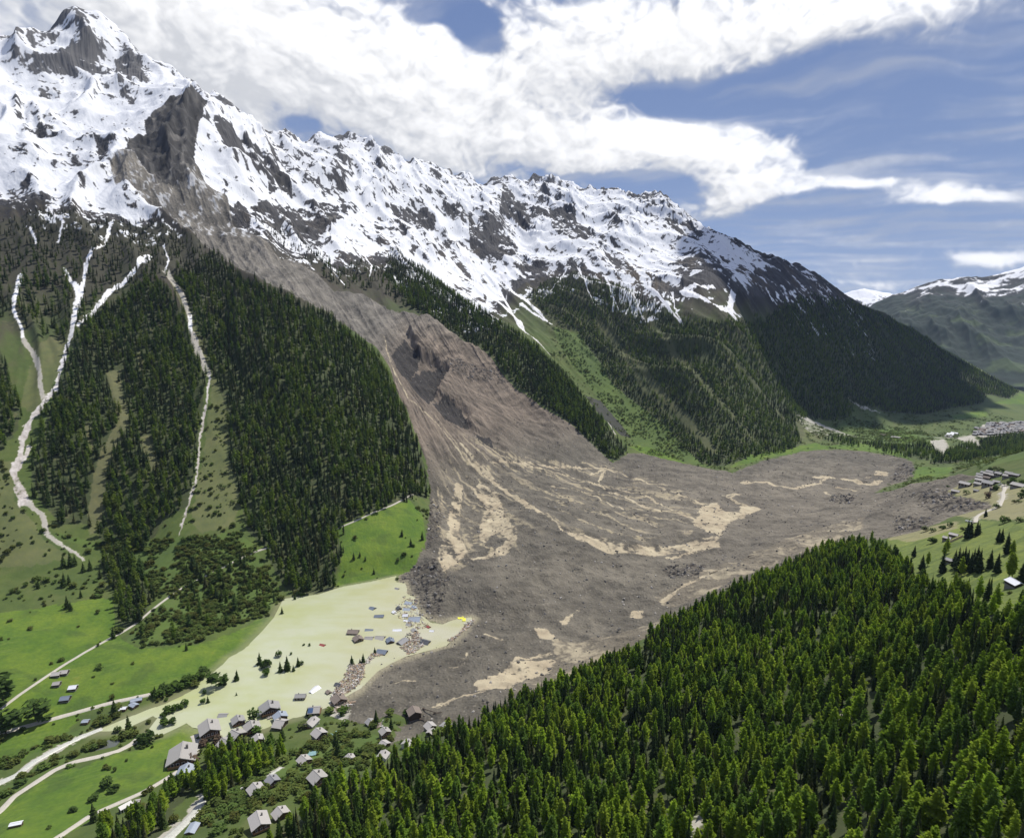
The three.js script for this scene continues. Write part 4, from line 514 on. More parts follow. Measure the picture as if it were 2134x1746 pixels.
function mass(name, label, list, shapes, kind) {                      // a wood as one mass, a few shapes of tree
  const r = rng(name.length * 77 + list.length);
  const base = new THREE.MeshPhysicalMaterial({ color: 0xffffff, roughness: 0.9, specularIntensity: 0.1, transmission: kind === 'larch' ? 0.5 : 0.2, thickness: 0, side: THREE.DoubleSide }); base.name = kind + '_needles';
  const holder = new THREE.Group(); holder.name = name; holder.userData = { kind: 'stuff', label };
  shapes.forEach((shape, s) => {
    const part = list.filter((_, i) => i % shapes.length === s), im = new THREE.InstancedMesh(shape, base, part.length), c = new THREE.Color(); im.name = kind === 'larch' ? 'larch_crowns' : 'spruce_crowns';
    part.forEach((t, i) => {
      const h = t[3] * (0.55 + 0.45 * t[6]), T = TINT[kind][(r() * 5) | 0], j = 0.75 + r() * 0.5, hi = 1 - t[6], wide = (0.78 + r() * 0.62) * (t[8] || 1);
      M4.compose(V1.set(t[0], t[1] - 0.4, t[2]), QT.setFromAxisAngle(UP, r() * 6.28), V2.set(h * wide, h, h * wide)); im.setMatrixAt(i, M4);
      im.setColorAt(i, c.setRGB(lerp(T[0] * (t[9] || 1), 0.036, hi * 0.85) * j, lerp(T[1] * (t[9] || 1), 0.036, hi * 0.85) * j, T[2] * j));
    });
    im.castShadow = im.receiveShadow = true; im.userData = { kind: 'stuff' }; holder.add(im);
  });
  scene.add(holder);
}
{
  const ZONE = (t) => { const a = Math.atan2(t[0], -t[2]), d = Math.hypot(t[0], t[2]); return a > 0.5 ? (d < 400 ? 'in the near wood at the bottom right corner' : 'in the near wood along the right edge') : a > 0.25 ? (d < 390 ? 'in the near wood at the bottom, right of centre' : 'in the middle of the near wood, right of centre') : a > 0 ? 'in the near wood at the bottom centre' : 'at the lower left tip of the near wood'; };
  // the trees that show largest are trees of their own, the rest of the wood is one mass
  const seen = groves.near.filter(inView).sort((a, b) => Math.hypot(a[0], a[2], EYE - a[1]) - Math.hypot(b[0], b[2], EYE - b[1])), own = new Set(), count = { true: 0, false: 0 };
  for (const t of seen) if (count[t[4]] < 235) { count[t[4]]++; own.add(t); plantTree(t[4] ? 'larch' : 'spruce', t[0], t[2], t[3], `${t[4] ? 'light green larch' : 'dark green spruce'} ${ZONE(t)}`, `${t[4] ? 'larches' : 'spruces'} ${ZONE(t)}`, (t[5] * 97) | 0, (t[5] * 611) | 0, 0.8 + (t[5] * 37 % 1) * 0.55); }
  const rest = groves.near.filter((t) => !own.has(t));
  mass('larch_wood', 'light green larches farther up in the near hillside wood', rest.filter((t) => t[4]), NEAR.larch, 'larch');
  mass('spruce_wood', 'dark green spruces farther up in the near hillside wood', rest.filter((t) => !t[4]), NEAR.spruce, 'spruce');
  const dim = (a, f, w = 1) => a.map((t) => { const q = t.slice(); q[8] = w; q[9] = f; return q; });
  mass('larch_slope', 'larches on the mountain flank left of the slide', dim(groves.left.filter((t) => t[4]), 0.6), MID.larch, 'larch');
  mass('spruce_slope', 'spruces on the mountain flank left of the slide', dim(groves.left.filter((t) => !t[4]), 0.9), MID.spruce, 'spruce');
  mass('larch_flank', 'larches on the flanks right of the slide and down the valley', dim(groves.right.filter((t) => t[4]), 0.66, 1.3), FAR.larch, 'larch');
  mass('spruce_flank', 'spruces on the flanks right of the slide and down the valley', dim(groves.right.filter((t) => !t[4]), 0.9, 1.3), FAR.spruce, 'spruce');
  console.log('trees', groves.near.length, groves.left.length, groves.right.length, 'own', own.size);
}
// ---------- roads, river, pond ----------
const flat = (r, g, b, rough = 0.9, name = 'paint', extra = {}) => { const m = new THREE.MeshStandardMaterial({ color: new THREE.Color().setRGB(r, g, b), roughness: rough, ...extra }); m.name = name; return m; };
function ribbon(list, w0, w1, lift, mat, name, label, level = null) {
  const p = walk(list, false, level === null ? (a, b) => meet(a, b) : (a, b) => atLevel(a, b, level), 7), P = [], I = [], U = [], n = p.length;
  for (let pass = 0; pass < 2; pass++) for (let i = 1; i < n - 1; i++) { p[i][0] = (p[i - 1][0] + 2 * p[i][0] + p[i + 1][0]) / 4; p[i][2] = (p[i - 1][2] + 2 * p[i][2] + p[i + 1][2]) / 4; }
  let run = 0;
  for (let i = 0; i < n; i++) {
    const a = p[Math.max(0, i - 1)], b = p[Math.min(n - 1, i + 1)], l = Math.hypot(b[0] - a[0], b[2] - a[2]) || 1, w = lerp(w0, w1, i / (n - 1)) / 2, ox = -(b[2] - a[2]) / l, oz = (b[0] - a[0]) / l; if (i) run += Math.hypot(p[i][0] - p[i - 1][0], p[i][2] - p[i - 1][2]);
    const ys = [-1, -0.33, 0.33, 1].map((q) => heightAt(p[i][0] + ox * w * q, p[i][2] + oz * w * q)), top = Math.max(...ys);
    [-1.25, -1, -0.33, 0.33, 1, 1.25].forEach((q, k) => { const j = noise(p[i][0] / 9 + q * 3, p[i][2] / 9) * w * 0.12, x = p[i][0] + ox * (w * q + j), z = p[i][2] + oz * (w * q + j), y = level !== null ? level + lift : k === 0 || k === 5 ? heightAt(x, z) - 0.8 : lerp(heightAt(x, z), top, 0.5) + lift; P.push(x, y, z); U.push(q * w / 8 + 0.5, run / 8); });
    if (i) for (let k = 0; k < 5; k++) { const c = (i - 1) * 6 + k; I.push(c, c + 1, c + 6, c + 1, c + 7, c + 6); }
  }
  const g = geo(P, I, U); g.computeVertexNormals(); if (g.attributes.normal.getY(3) < 0) { g.setIndex(I.map((_, q) => I[q - q % 3 + [0, 2, 1][q % 3]])); g.computeVertexNormals(); }
  const m = new THREE.Mesh(g, mat); m.name = name; m.castShadow = m.receiveShadow = true; m.userData = { kind: 'structure', label }; scene.add(m); return m;
}
const specks = (base, amp, scale, seed) => { const W = 256, d = new Uint8Array(W * W * 4); for (let j = 0; j < W; j++) for (let i = 0; i < W; i++) { const o = (j * W + i) * 4, a = i / W * 6.2832, b = j / W * 6.2832, v = 1 + amp * (fbm(Math.cos(a) * scale + seed, Math.sin(a) * scale + Math.cos(b) * scale, 4) + 0.6 * fbm(Math.sin(b) * scale * 2 + seed, Math.cos(a) * scale * 2, 3)); for (let c = 0; c < 3; c++) d[o + c] = GAM[(clamp(base[c] * v, 0, 1) * 4096) | 0]; d[o + 3] = 255; } const t = tex(d, W, W, true); t.wrapS = t.wrapT = THREE.RepeatWrapping; return t; };
const laneMat = new THREE.MeshStandardMaterial({ map: specks([0.46, 0.43, 0.37], 0.25, 1.6, 3), roughness: 0.95 }); laneMat.name = 'gravel_lane';
ribbon(ROADS[0], 3.6, 3.2, 0.3, laneMat, 'lane', 'pale gravel lane climbing past the meadow barns');
ribbon(ROADS[1], 6, 5.5, 0.35, laneMat, 'road', 'pale road along the upper bank of the river');
ribbon(ROADS[2], 6, 6, 0.35, laneMat, 'road_001', 'pale curving road below the pond'); used.set('road', 2);
ribbon(ROADS[3], 5, 4.5, 0.6, laneMat, 'road_002', 'pale hillside road at the bottom left'); used.set('road', 3);
ribbon(ROADS[4], 3, 3, 0.3, laneMat, 'lane_001', 'narrow pale path above the meadow beside the debris');
ribbon([405, 1532, 412, 1545, 406, 1562, 396, 1580], 8, 9, 0.5, laneMat, 'forecourt', 'pale paved forecourt between the two large chalets');
ribbon([2034, 1090, 2033, 1078, 2050, 1069, 2068, 1062], 4.5, 4.5, 0.4, laneMat, 'lane_002', 'pale track below the hamlet, behind the tall spruces'); ribbon([2084, 1056, 2088, 1044, 2094, 1034, 2088, 1028, 2097, 1020, 2092, 1010], 4.5, 4.5, 0.4, laneMat, 'lane_003', 'pale winding track into the hamlet');
const whiteWater = new THREE.MeshStandardMaterial({ map: specks([0.52, 0.52, 0.47], 0.5, 2.4, 11), roughness: 0.4 }); whiteWater.name = 'white_water';
ribbon([212, 1519, 172, 1534, 137, 1551, 103, 1569, 69, 1588, 34, 1616, -30, 1645], 5, 7.5, 0.5, whiteWater, 'river', 'white foaming river below the lake');
ribbon([585, 1600, 562, 1616, 548, 1628, 520, 1640, 470, 1650], 3, 2.5, 0.6, whiteWater, 'river_001', 'small white torrent between the chalets');
ribbon([432, 1640, 424, 1668, 400, 1700, 372, 1728, 340, 1756], 5, 9, 0.7, whiteWater, 'river_002', 'white torrent in a stony bed at the bottom');
{ const c = meet(218, 1556), g = new THREE.CircleGeometry(1, 28).rotateX(-Math.PI / 2), m = new THREE.Mesh(g, new THREE.MeshPhysicalMaterial({ color: new THREE.Color().setRGB(0.11, 0.12, 0.10), roughness: 0.12 })); m.scale.set(13, 1, 9); m.rotation.y = 0.5; m.position.set(c[0], c[1] + 1.0, c[2]); m.name = 'pond'; m.userData = { kind: 'structure', label: 'small grey pond in the grass beside the road' }; scene.add(m); }
// ---------- buildings ----------
const slate = [[0.335, 0.32, 0.30], [0.385, 0.365, 0.345], [0.28, 0.275, 0.27], [0.235, 0.235, 0.245]].map((c, i) => { const m = new THREE.MeshStandardMaterial({ map: specks(c, 0.22, 5, 20 + i), roughness: 0.75 }); m.name = 'stone_slate'; return m; });
const metalRoof = [[0.17, 0.20, 0.25], [0.30, 0.34, 0.40], [0.70, 0.71, 0.75], [0.30, 0.07, 0.06], [0.085, 0.09, 0.10]].map((c, i) => { const m = new THREE.MeshStandardMaterial({ map: specks(c, 0.18, 4, 40 + i), roughness: 0.5 }); m.name = 'sheet_roof'; return m; });
const ROOF = { slate: slate[0], pale: slate[1], grey: slate[2], dark: slate[3], blue: metalRoof[1], navy: metalRoof[0], white: metalRoof[2], red: metalRoof[3], black: metalRoof[4], brown: new THREE.MeshStandardMaterial({ map: specks([0.20, 0.165, 0.14], 0.3, 4, 60), roughness: 0.9 }) }; ROOF.brown.name = 'shingles';
const timberMat = [[0.095, 0.058, 0.034], [0.060, 0.042, 0.030], [0.15, 0.10, 0.062]].map((c, i) => { const m = new THREE.MeshStandardMaterial({ map: specks(c, 0.3, 5, 70 + i), roughness: 0.85 }); m.name = 'larch_timber'; return m; });
const plasterMat = flat(0.62, 0.59, 0.53, 0.9, 'plaster'), stoneMat = flat(0.22, 0.21, 0.19, 0.95, 'stonework'), paneMat = new THREE.MeshPhysicalMaterial({ color: new THREE.Color().setRGB(0.03, 0.035, 0.04), roughness: 0.08 }), frameMat = flat(0.7, 0.68, 0.62, 0.7, 'window_paint'), railMat = flat(0.17, 0.10, 0.055, 0.8, 'balcony_wood'); paneMat.name = 'window_glass';
const box = (w, h, d, x, y, z, ry = 0) => { const g = new THREE.BoxGeometry(w, h, d); if (ry) g.rotateZ(ry); return g.translate(x, y, z); };
function addPart(parent, name, g, mat) { const m = new THREE.Mesh(Array.isArray(g) ? mergeGeometries(g) : g, mat); m.name = name; m.castShadow = m.receiveShadow = true; parent.add(m); return m; }
function prism(w, h0, h1, l) { const s = new THREE.Shape(); s.moveTo(-w / 2, 0); s.lineTo(w / 2, 0); s.lineTo(w / 2, h0); s.lineTo(0, h1); s.lineTo(-w / 2, h0); return new THREE.ExtrudeGeometry(s, { depth: l, bevelEnabled: false }).translate(0, 0, -l / 2); }
// a gabled house; the gable looks towards +z of its own axes, the ridge runs along z
function house(o) {
  const base = o.level !== undefined ? atLevel(o.px, o.py, o.level) : meet(o.px, o.py), slant = Math.hypot(base[0], base[1] - EYE, base[2]), m = slant / FOC * 0.92, w = o.w * m, l = (o.l || o.w) * m, e = o.e, rise = w * (o.pitch || 0.24), sink = o.sink || 0, k = Math.max(1, w / 10);
  const g = new THREE.Group(); g.name = numbered(o.name || 'chalet'); g.position.set(base[0], base[1] - sink, base[2]); g.rotation.order = 'YXZ'; g.rotation.y = Math.atan2(-base[0], -base[2]) + (o.turn || 0) * Math.PI / 180; if (o.tip) { g.rotation.x = o.tip[0]; g.rotation.z = o.tip[1]; }
  tag(g, o.label, o.cat || 'house', o.group); scene.add(g);
  const deep = o.level === undefined ? 5 : 1, over = 0.09 * w, wallMat = timberMat[o.timber ?? 0], stone = o.stone ?? 0.35, hs = e * stone;
  if (stone > 0) addPart(g, 'ground_floor_wall', box(w * 1.0, hs + deep, l, 0, (hs - deep) / 2, 0), o.white ? plasterMat : stoneMat);
  if (!o.bare) addPart(g, 'timber_wall', prism(w * 1.03, e - hs, e - hs + rise, l * 1.02).translate(0, hs, 0), o.white > 1 ? plasterMat : wallMat);
  const t = 0.35 * k, sl = Math.hypot(w / 2 + over, rise * (1 + over * 2 / w)), an = Math.atan2(rise, w / 2), L = l * 1.02 + over * 1.6, roof = ROOF[o.roof || 'slate'];
  for (const s of [-1, 1]) { const gg = new THREE.BoxGeometry(sl, t, L); gg.translate(s * sl / 2, 0, 0).rotateZ(-s * an).translate(0, e + rise + t * 0.55, 0); const r = addPart(g, 'roof_slope', gg, o.roof2 && s > 0 ? ROOF[o.roof2] : roof); if (o.panels && s === o.panels) addPart(r, 'solar_panel', new THREE.BoxGeometry(sl * 0.8, 0.2, L * 0.42).translate(s * sl * 0.5, t * 0.55 + 0.1, -L * 0.26).rotateZ(-s * an).translate(0, e + rise + t * 0.55, 0), solarMat); }
  addPart(g, 'ridge_cap', box(0.5 * k, 0.25 * k, L * 1.005, 0, e + rise + t * 1.05, 0), roof);
  if (o.chimney !== 0) addPart(g, 'chimney', box(0.9 * k, 2.0 * k, 0.9 * k, w * 0.2, e + rise + 0.2 * k, l * (o.chimney || -0.15)), stoneMat);
  if (!o.plain) {
    const rows = e > 6 ? [0.22, 0.5, 0.78] : [0.25, 0.72], cols = w > 13 ? [-0.32, -0.11, 0.11, 0.32] : [-0.27, 0, 0.27];
    for (const s of [1, -1]) for (const r of rows) for (const c of cols) { const W = addPart(g, 'window', box(1.3 * k, 1.5 * k, 0.14, c * w, e * r, s * (l * 0.51 + 0.06)), frameMat); addPart(W, 'pane', box(1.0 * k, 1.2 * k, 0.1, c * w, e * r, s * (l * 0.51 + 0.12)), paneMat); }
    for (const s of [1, -1]) for (const r of rows) for (const c of [-0.28, 0.05, 0.32]) { const W = addPart(g, 'window', box(0.14, 1.4 * k, 1.3 * k, s * (w * 0.515 + 0.06), e * r, c * l), frameMat); addPart(W, 'pane', box(0.1, 1.1 * k, 1.0 * k, s * (w * 0.515 + 0.12), e * r, c * l), paneMat); }
    addPart(g, 'door', box(1.3 * k, 2.1 * k, 0.16, w * 0.40, 1.0 * k, l * 0.51 + 0.08), railMat);
    if (o.balcony !== 0) for (const s of [1]) { const B = addPart(g, 'balcony', box(w * 0.98, 0.25, 1.5 * k, 0, e * 0.58, s * (l * 0.51 + 0.78 * k)), railMat); addPart(B, 'railing', box(w * 0.98, 1.0 * k, 0.12, 0, e * 0.58 + 0.6 * k, s * (l * 0.51 + 1.5 * k)), railMat); }
  } else addPart(g, 'door', box(1.6, 2.0, 0.16, 0, hs + 1.1, l * 0.51 + 0.08), timberMat[1]);
  return g;
}
const solarMat = new THREE.MeshPhysicalMaterial({ color: new THREE.Color().setRGB(0.06, 0.10, 0.19), roughness: 0.15, clearcoat: 0.6 }); solarMat.name = 'solar_glass';
const VG = 'chalets of the village by the lake';
const VILLAGE = [
  [437, 1533, 30, 32, 9.5, 4, { label: 'tall long chalet with a white side wall at the end of the lake', white: 1, stone: 0.4 }], [380, 1586, 40, 40, 7, -10, { label: 'largest chalet, with a broad pale slate roof beside the lower meadow', white: 1 }],
  [387, 1613, 24, 20, 4, -25, { label: 'low blue grey roofed chalet below the largest chalet', roof: 'blue', plain: 1 }], [496, 1509, 20, 18, 5, 8, { label: 'small grey chalet in the water with a boat by its wall', white: 1, roof: 'grey' }],
  [525, 1524, 25, 20, 5.5, 6, { label: 'brown chalet on the shore beside a round tree', roof: 'slate' }], [492, 1541, 30, 18, 5, 35, { label: 'wide slate roofed house half hidden by larches at the shore', roof: 'slate', plain: 1 }], [470, 1554, 24, 16, 4, 35, { label: 'lower slate roof adjoining the wide house at the shore', plain: 1, chimney: 0 }],
  [538, 1549, 17, 16, 6, 8, { label: 'narrow pale roofed chalet above the shore path', roof: 'pale', white: 1 }], [562, 1487, 32, 22, 7.5, 5, { label: 'big dark chalet standing deep in the lake', timber: 1, stone: 0.1, roof: 'grey' }],
  [584, 1500, 22, 15, 5, 12, { label: 'house with a blue metal roof on the lake shore', roof: 'blue', plain: 1 }], [584, 1514, 24, 18, 4, 55, { label: 'slate roofed house directly below the blue roof', roof: 'pale', plain: 1 }],
  [655, 1487, 20, 20, 5, 78, { label: 'chalet with solar panels on its lakeward roof', panels: -1, timber: 1, roof: 'slate' }], [650, 1513, 18, 22, 5, -38, { label: 'pale roofed chalet below the solar panel chalet', roof: 'pale', white: 2 }],
  [665, 1539, 22, 19, 6.5, 30, { label: 'dark timber chalet with a pale roof on the green slope', timber: 1, roof: 'pale' }], [634, 1591, 20, 18, 4, 28, { label: 'small chalet with an annexe beside the terraced garden', roof: 'pale', white: 1 }],
  [568, 1637, 20, 17, 5.5, 22, { label: 'dark chalet with a blue grey roof below the torrent', roof: 'dark', timber: 1 }], [662, 1634, 27, 24, 7, 27, { label: 'large lone chalet with grey roof and timber gable on the slope', roof: 'slate', timber: 0, white: 1 }],
  [533, 1652, 24, 18, 4, 20, { label: 'pale roofed chalet half hidden by trees above the torrent', roof: 'pale', plain: 1 }], [541, 1726, 28, 32, 6.5, 8, { label: 'large pale roofed chalet at the bottom edge of the photograph', roof: 'pale', white: 1 }],
  [585, 1704, 24, 18, 4.5, 22, { label: 'pale roofed chalet right above the one at the bottom edge', roof: 'pale', plain: 1 }], [863, 1495, 23, 20, 7, 14, { label: 'dark timber barn at the edge of the debris', timber: 1, plain: 1, stone: 0.1, roof: 'brown', chimney: 0, cat: 'barn', name: 'barn' }],
  [802, 1535, 18, 15, 6, 24, { label: 'damaged chalet with its side torn open near the debris', timber: 2, roof: 'slate' }], [801, 1557, 18, 14, 3.5, 40, { label: 'low slate roof right below the damaged chalet', plain: 1, roof: 'pale', chimney: 0 }],
  [799, 1583, 18, 16, 5, -30, { label: 'grey chalet at the edge of the larch wood', roof: 'pale', white: 2, plain: 1 }], [848, 1557, 16, 14, 4.5, -35, { label: 'pale grey hut in front of the larch wood', roof: 'pale', white: 2, plain: 1, name: 'hut', cat: 'hut' }],
  [896, 1519, 19, 15, 3.5, 30, { label: 'upper of two pale roofs beside the debris edge', plain: 1, roof: 'pale', chimney: 0 }], [899, 1532, 16, 13, 3.5, -35, { label: 'lower of two pale roofs beside the debris edge', plain: 1, roof: 'pale', chimney: 0 }], [928, 1516, 15, 20, 3, -40, { label: 'grey roof at the wood edge nearest the debris', plain: 1, roof: 'grey', chimney: 0 }],
  [772, 1508, 16, 14, 3.5, 30, { label: 'buried house with only its grey roof clear of the debris', plain: 1, roof: 'grey', chimney: 0, sink: 1.5 }], [729, 1586, 17, 13, 3.5, 20, { label: 'small white house among green trees', plain: 1, roof: 'pale', white: 2 }],
];
for (const [px, py, w, l, e, turn, more] of VILLAGE) house({ px, py, w, l, e, turn, group: VG, ...more });
// roofs of the drowned village and wrecks adrift
const DG = 'roofs of drowned and drifting houses in the lake';
const DROWNED = [
  [626, 1455, 12, 19, 3.4, 72, 'grey', 'drifting grey roofed house between the big chalet and the white roof', 0], [464, 1491, 12, 15, 0.4, 68, 'grey', 'low grey roof just clear of the water near the tall long chalet'], [655, 1438, 14, 20, 0.2, -45, 'white', 'curved white metal roof adrift in the lake'], [684, 1444, 9, 9, 1.2, 30, 'brown', 'small brown hut adrift beside the white roof'],
  [706, 1463, 24, 20, 4, 20, 'brown', 'ruined house with a broken brown roof in the wreckage at the shore', 0], [776, 1268, 11, 12, 0.6, 45, 'navy', 'dark hipped roof farthest up the lake'], [790, 1285, 9, 19, 1.2, 75, 'navy', 'long dark blue grey roof below the hipped roof'], [827, 1227, 8, 9, 0.2, 50, 'grey', 'small grey roof alone near the dark rubble lobe'],
  [831, 1269, 9, 10, 1.4, 25, 'black', 'black roof among the wreckage by the rubble lobe'], [821, 1277, 8, 7, 1.0, 30, 'white', 'small white roofed wreck beside the black roof'], [852, 1257, 14, 14, 0.2, 60, 'blue', 'flat grey blue roof nearest the rubble lobe'], [848, 1270, 13, 14, 0.1, 70, 'blue', 'pale blue grey roof below the nearest one'], [862, 1266, 11, 13, 0.2, 20, 'blue', 'grey roof pressed against the rubble'],
  [845, 1284, 9, 11, 1.6, 75, 'white', 'white roofed wreck with a dark side'], [864, 1291, 20, 22, 0.6, 80, 'blue', 'largest grey metal roof among the wrecks'], [852, 1302, 9, 11, 0.4, 60, 'grey', 'tilted grey roof piece under the largest roof'], [846, 1294, 7, 9, 0.6, 60, 'white', 'small white roof piece beside the largest roof'],
  [736, 1319, 15, 21, 2.2, 70, 'brown', 'brown shingled house with a little spruce behind it', 0], [769, 1313, 8, 16, 0.4, 75, 'navy', 'narrow dark roof beside the brown shingled house'], [746, 1334, 17, 16, 2.6, 18, 'brown', 'brown gabled house just below the shingled one', 0], [769, 1330, 15, 16, 0.1, 70, 'slate', 'pale grey roof awash next to the brown gabled house'], [792, 1329, 16, 18, 0.2, 65, 'slate', 'tilted pale slate roof awash in the middle of the lake'],
  [828, 1313, 9, 18, 0.2, 78, 'white', 'pale roof frame stripped of its covering'], [863, 1314, 10, 11, 0.8, 20, 'grey', 'small grey roof at the top of the wreckage heap'], [813, 1337, 14, 15, 2.0, 10, 'navy', 'dark blue gabled house upright in the water', 0], [838, 1338, 16, 20, 1.0, -45, 'dark', 'broad dark roof with a chimney in the wreckage heap', 0], [886, 1339, 14, 18, 1.2, 60, 'black', 'black broken roof right of the wreckage heap'],
  [796, 1360, 14, 20, 1.6, 62, 'navy', 'blue black roof beside the timber raft and a spruce'], [672, 1344, 8, 12, 0.2, 50, 'red', 'red metal roof adrift alone'], [893, 1307, 7, 8, 0.8, 40, 'red', 'small red and white hut by the rubble'], [900, 1315, 7, 9, 0.5, 70, 'white', 'small white roof beside the red hut'], [704, 1428, 9, 12, 1.0, 50, 'black', 'black roof on the timber raft'], [727, 1408, 8, 10, 0.4, 30, 'brown', 'small brown roof beside the timber raft'],
];
DROWNED.forEach(([px, py, w, l, e, turn, roof, label, chimney = 0], i) => house({ px, py, w, l, e, turn, roof, label, chimney: chimney === 0 && e > 1.9 ? -0.2 : 0, level: 0, group: DG, name: e > 1.9 ? 'flooded_house' : 'drifting_roof', cat: e > 1.9 ? 'house' : 'roof', stone: 0, timber: i % 2, plain: e < 2.2, balcony: 0, sink: e < 1 ? 0.6 : 0.2, tip: e < 1.9 ? [Math.sin(i * 7.1) * 0.07, Math.cos(i * 5.3) * 0.10] : [0, Math.sin(i) * 0.03] }));
// barns in the meadows
const BG = 'hay barns on the left meadow';
[[117, 1409, 11, 12, 'pale', 'left of two adjoining hay barns beside the lane'], [133, 1405, 11, 12, 'pale', 'right of two adjoining hay barns beside the lane'], [118, 1429, 10, 10, 'slate', 'hay barn just below the adjoining pair'], [152, 1437, 11, 11, 'white', 'hay barn with a bright white roof'], [136, 1460, 12, 13, 'navy', 'hay barn with a dark blue roof, lowest in the meadow']].forEach(([px, py, w, l, roof, label]) => house({ px, py, w, l, e: 3.2, turn: 64, roof, label, group: BG, name: 'barn', cat: 'barn', plain: 1, chimney: 0, timber: 1, stone: 0.3 }));
[[284, 1462, 9, 17, 'blue', 78, 'longer grey blue shed beside the river road'], [278, 1473, 10, 13, 'blue', 30, 'pale shed with firewood beside the river road'], [257, 1480, 7, 9, 'white', 62, 'small white shed left of the pale shed'], [244, 1486, 6, 7, 'white', 62, 'smallest white shed on the river bank'], [178, 1507, 8, 10, 'blue', 60, 'green blue hut among riverside trees'], [33, 1722, 7, 16, 'white', 64, 'white roofed hut at the bottom left'], [285, 1675, 7, 9, 'pale', 70, 'tiny hut beside the long white gallery'], [401, 1732, 15, 20, 'blue', -30, 'blue grey roofed hut at the torrent']].forEach(([px, py, w, l, roof, turn, label]) => house({ px, py, w, l, e: 2.6, turn, roof, label, name: 'shed', cat: 'shed', plain: 1, chimney: 0, timber: 2, stone: 0, pitch: 0.16 }));
[[1988, 1119, 9, 13, 'pale', 75, 'upper of two barns on the meadow right of the wood'], [1974, 1126, 8, 12, 'pale', 75, 'lower of two barns on the meadow right of the wood'], [1980, 1173, 11, 13, 'grey', 70, 'grey roofed barn in front of the dark spruces'], [2116, 1222, 18, 22, 'white', 40, 'silver roofed barn among the larches at the right edge'], [2124, 1015, 13, 19, 'slate', 60, 'lone barn right of the hamlet track']].forEach(([px, py, w, l, roof, turn, label]) => house({ px, py, w, l, e: 3.4, turn, roof, label, name: 'barn', cat: 'barn', plain: 1, chimney: 0, timber: 1, stone: 0.25 }));
// the hamlet on its terrace
const HG = 'old timber houses of the hamlet above the debris';
[[2012, 1014, 11, 21, 5.5, 'white', 'long dark house with a bright roof at the left end of the hamlet'], [1992, 1027, 8, 15, 3, 'white', 'bright roofed barn standing alone nearest the debris'], [2039, 1012, 9, 14, 3.5, 'pale', 'lowest house of the tight cluster, left side'], [2061, 1013, 14, 20, 5.5, 'slate', 'broad dark house at the front of the cluster'], [2043, 1005, 9, 17, 4, 'white', 'bright roof above the lowest house of the cluster'], [2044, 999, 8, 17, 4, 'pale', 'second bright roof up the cluster'], [2046, 994, 8, 18, 4, 'slate', 'uppermost left roof of the cluster'], [2057, 1000, 8, 12, 4, 'brown', 'reddish roof in the middle of the cluster'], [2060, 992, 8, 16, 4, 'pale', 'roof behind the reddish one'], [2053, 989, 8, 14, 3.5, 'slate', 'topmost roof of the tight cluster'], [2064, 987, 8, 14, 3.5, 'slate', 'house behind the cluster beside the bushes'], [2070, 995, 7, 12, 4, 'pale', 'small house at the right side of the cluster'],
  [2082, 992, 9, 13, 4.5, 'slate', 'dark house between the cluster and the upper row'], [2098, 996, 9, 12, 4, 'pale', 'house below the upper row'], [2103, 990, 8, 13, 3.5, 'pale', 'first house of the upper row'], [2110, 993, 7, 11, 3.5, 'slate', 'second house of the upper row'], [2118, 994, 8, 13, 3.5, 'slate', 'third house of the upper row, at its right end'], [2035, 1025, 6, 9, 2.4, 'slate', 'little hut on the grass below the cluster'], [2072, 1021, 7, 13, 2.6, 'brown', 'low shed beside the hamlet track'], [2078, 1007, 7, 13, 2.6, 'pale', 'low roof beside the parked cars']].forEach(([px, py, w, l, e, roof, label]) => house({ px, py, w: w * 0.86, l: l * 0.8, e: e * 1.1, pitch: 0.3, turn: 58 + (px * 7 % 19), roof: roof === 'white' ? 'pale' : roof === 'pale' ? 'slate' : roof === 'slate' ? 'grey' : roof, label, group: HG, name: 'hamlet_house', timber: 1, stone: 0.2, plain: w < 9, chimney: w > 8 ? -0.2 : 0, balcony: 0 }));
// the village far down the valley
{
  const r = rng(5), shades = ['grey', 'grey', 'dark', 'slate', 'dark', 'brown']; let i = 0;
  for (let row = 0; row < 6; row++) for (let c = 0; c < 15; c++) { const px = 2030 + row * 3 + c * 7.6 + r() * 4 - row * 1.5, py = 906 - row * 4.4 + r() * 2 - c * 0.2; if (px > 2140 || r() < 0.12 || (row > 3 && c < 3)) continue; house({ px, py, w: 5.2 + r() * 2, l: 6 + r() * 3, e: 6, turn: 30 + r() * 60, roof: shades[(r() * 6) | 0], label: 'small house in the distant village on the valley floor', group: 'houses of the distant village', name: 'village_house', plain: 1, white: r() < 0.3 ? 2 : 0, chimney: 0, timber: 1 }); i++; }
  [[1982, 907], [1990, 905], [1978, 911], [2020, 938], [1995, 951]].forEach(([px, py], k) => house({ px, py, w: 8, l: 10, e: 4, turn: 70, roof: ['white', 'white', 'grey', 'grey', 'red'][k], label: ['left white roofed farm building by the gravel bed', 'right white roofed farm building by the gravel bed', 'small grey farm building by the gravel bed', 'grey hall beside the road fork before the distant village', 'red roofed hall on the green field beyond the hamlet'][k], name: 'farm_building', cat: 'farm building', plain: 1, white: 2, chimney: 0 }));
  [[1840, 907], [1846, 908], [1862, 912], [1868, 912], [1874, 913]].forEach(([px, py], k) => house({ px, py, w: 4.5, l: 6, e: 3, turn: 70, roof: k < 2 ? 'brown' : 'pale', label: k < 2 ? 'tiny brown barn on the far sunny meadow' : 'tiny pale roofed barn on the far sunny meadow', group: k < 2 ? 'brown barns on the far meadow' : 'pale barns on the far meadow', name: 'barn', cat: 'barn', plain: 1, chimney: 0, timber: 1 }));
}
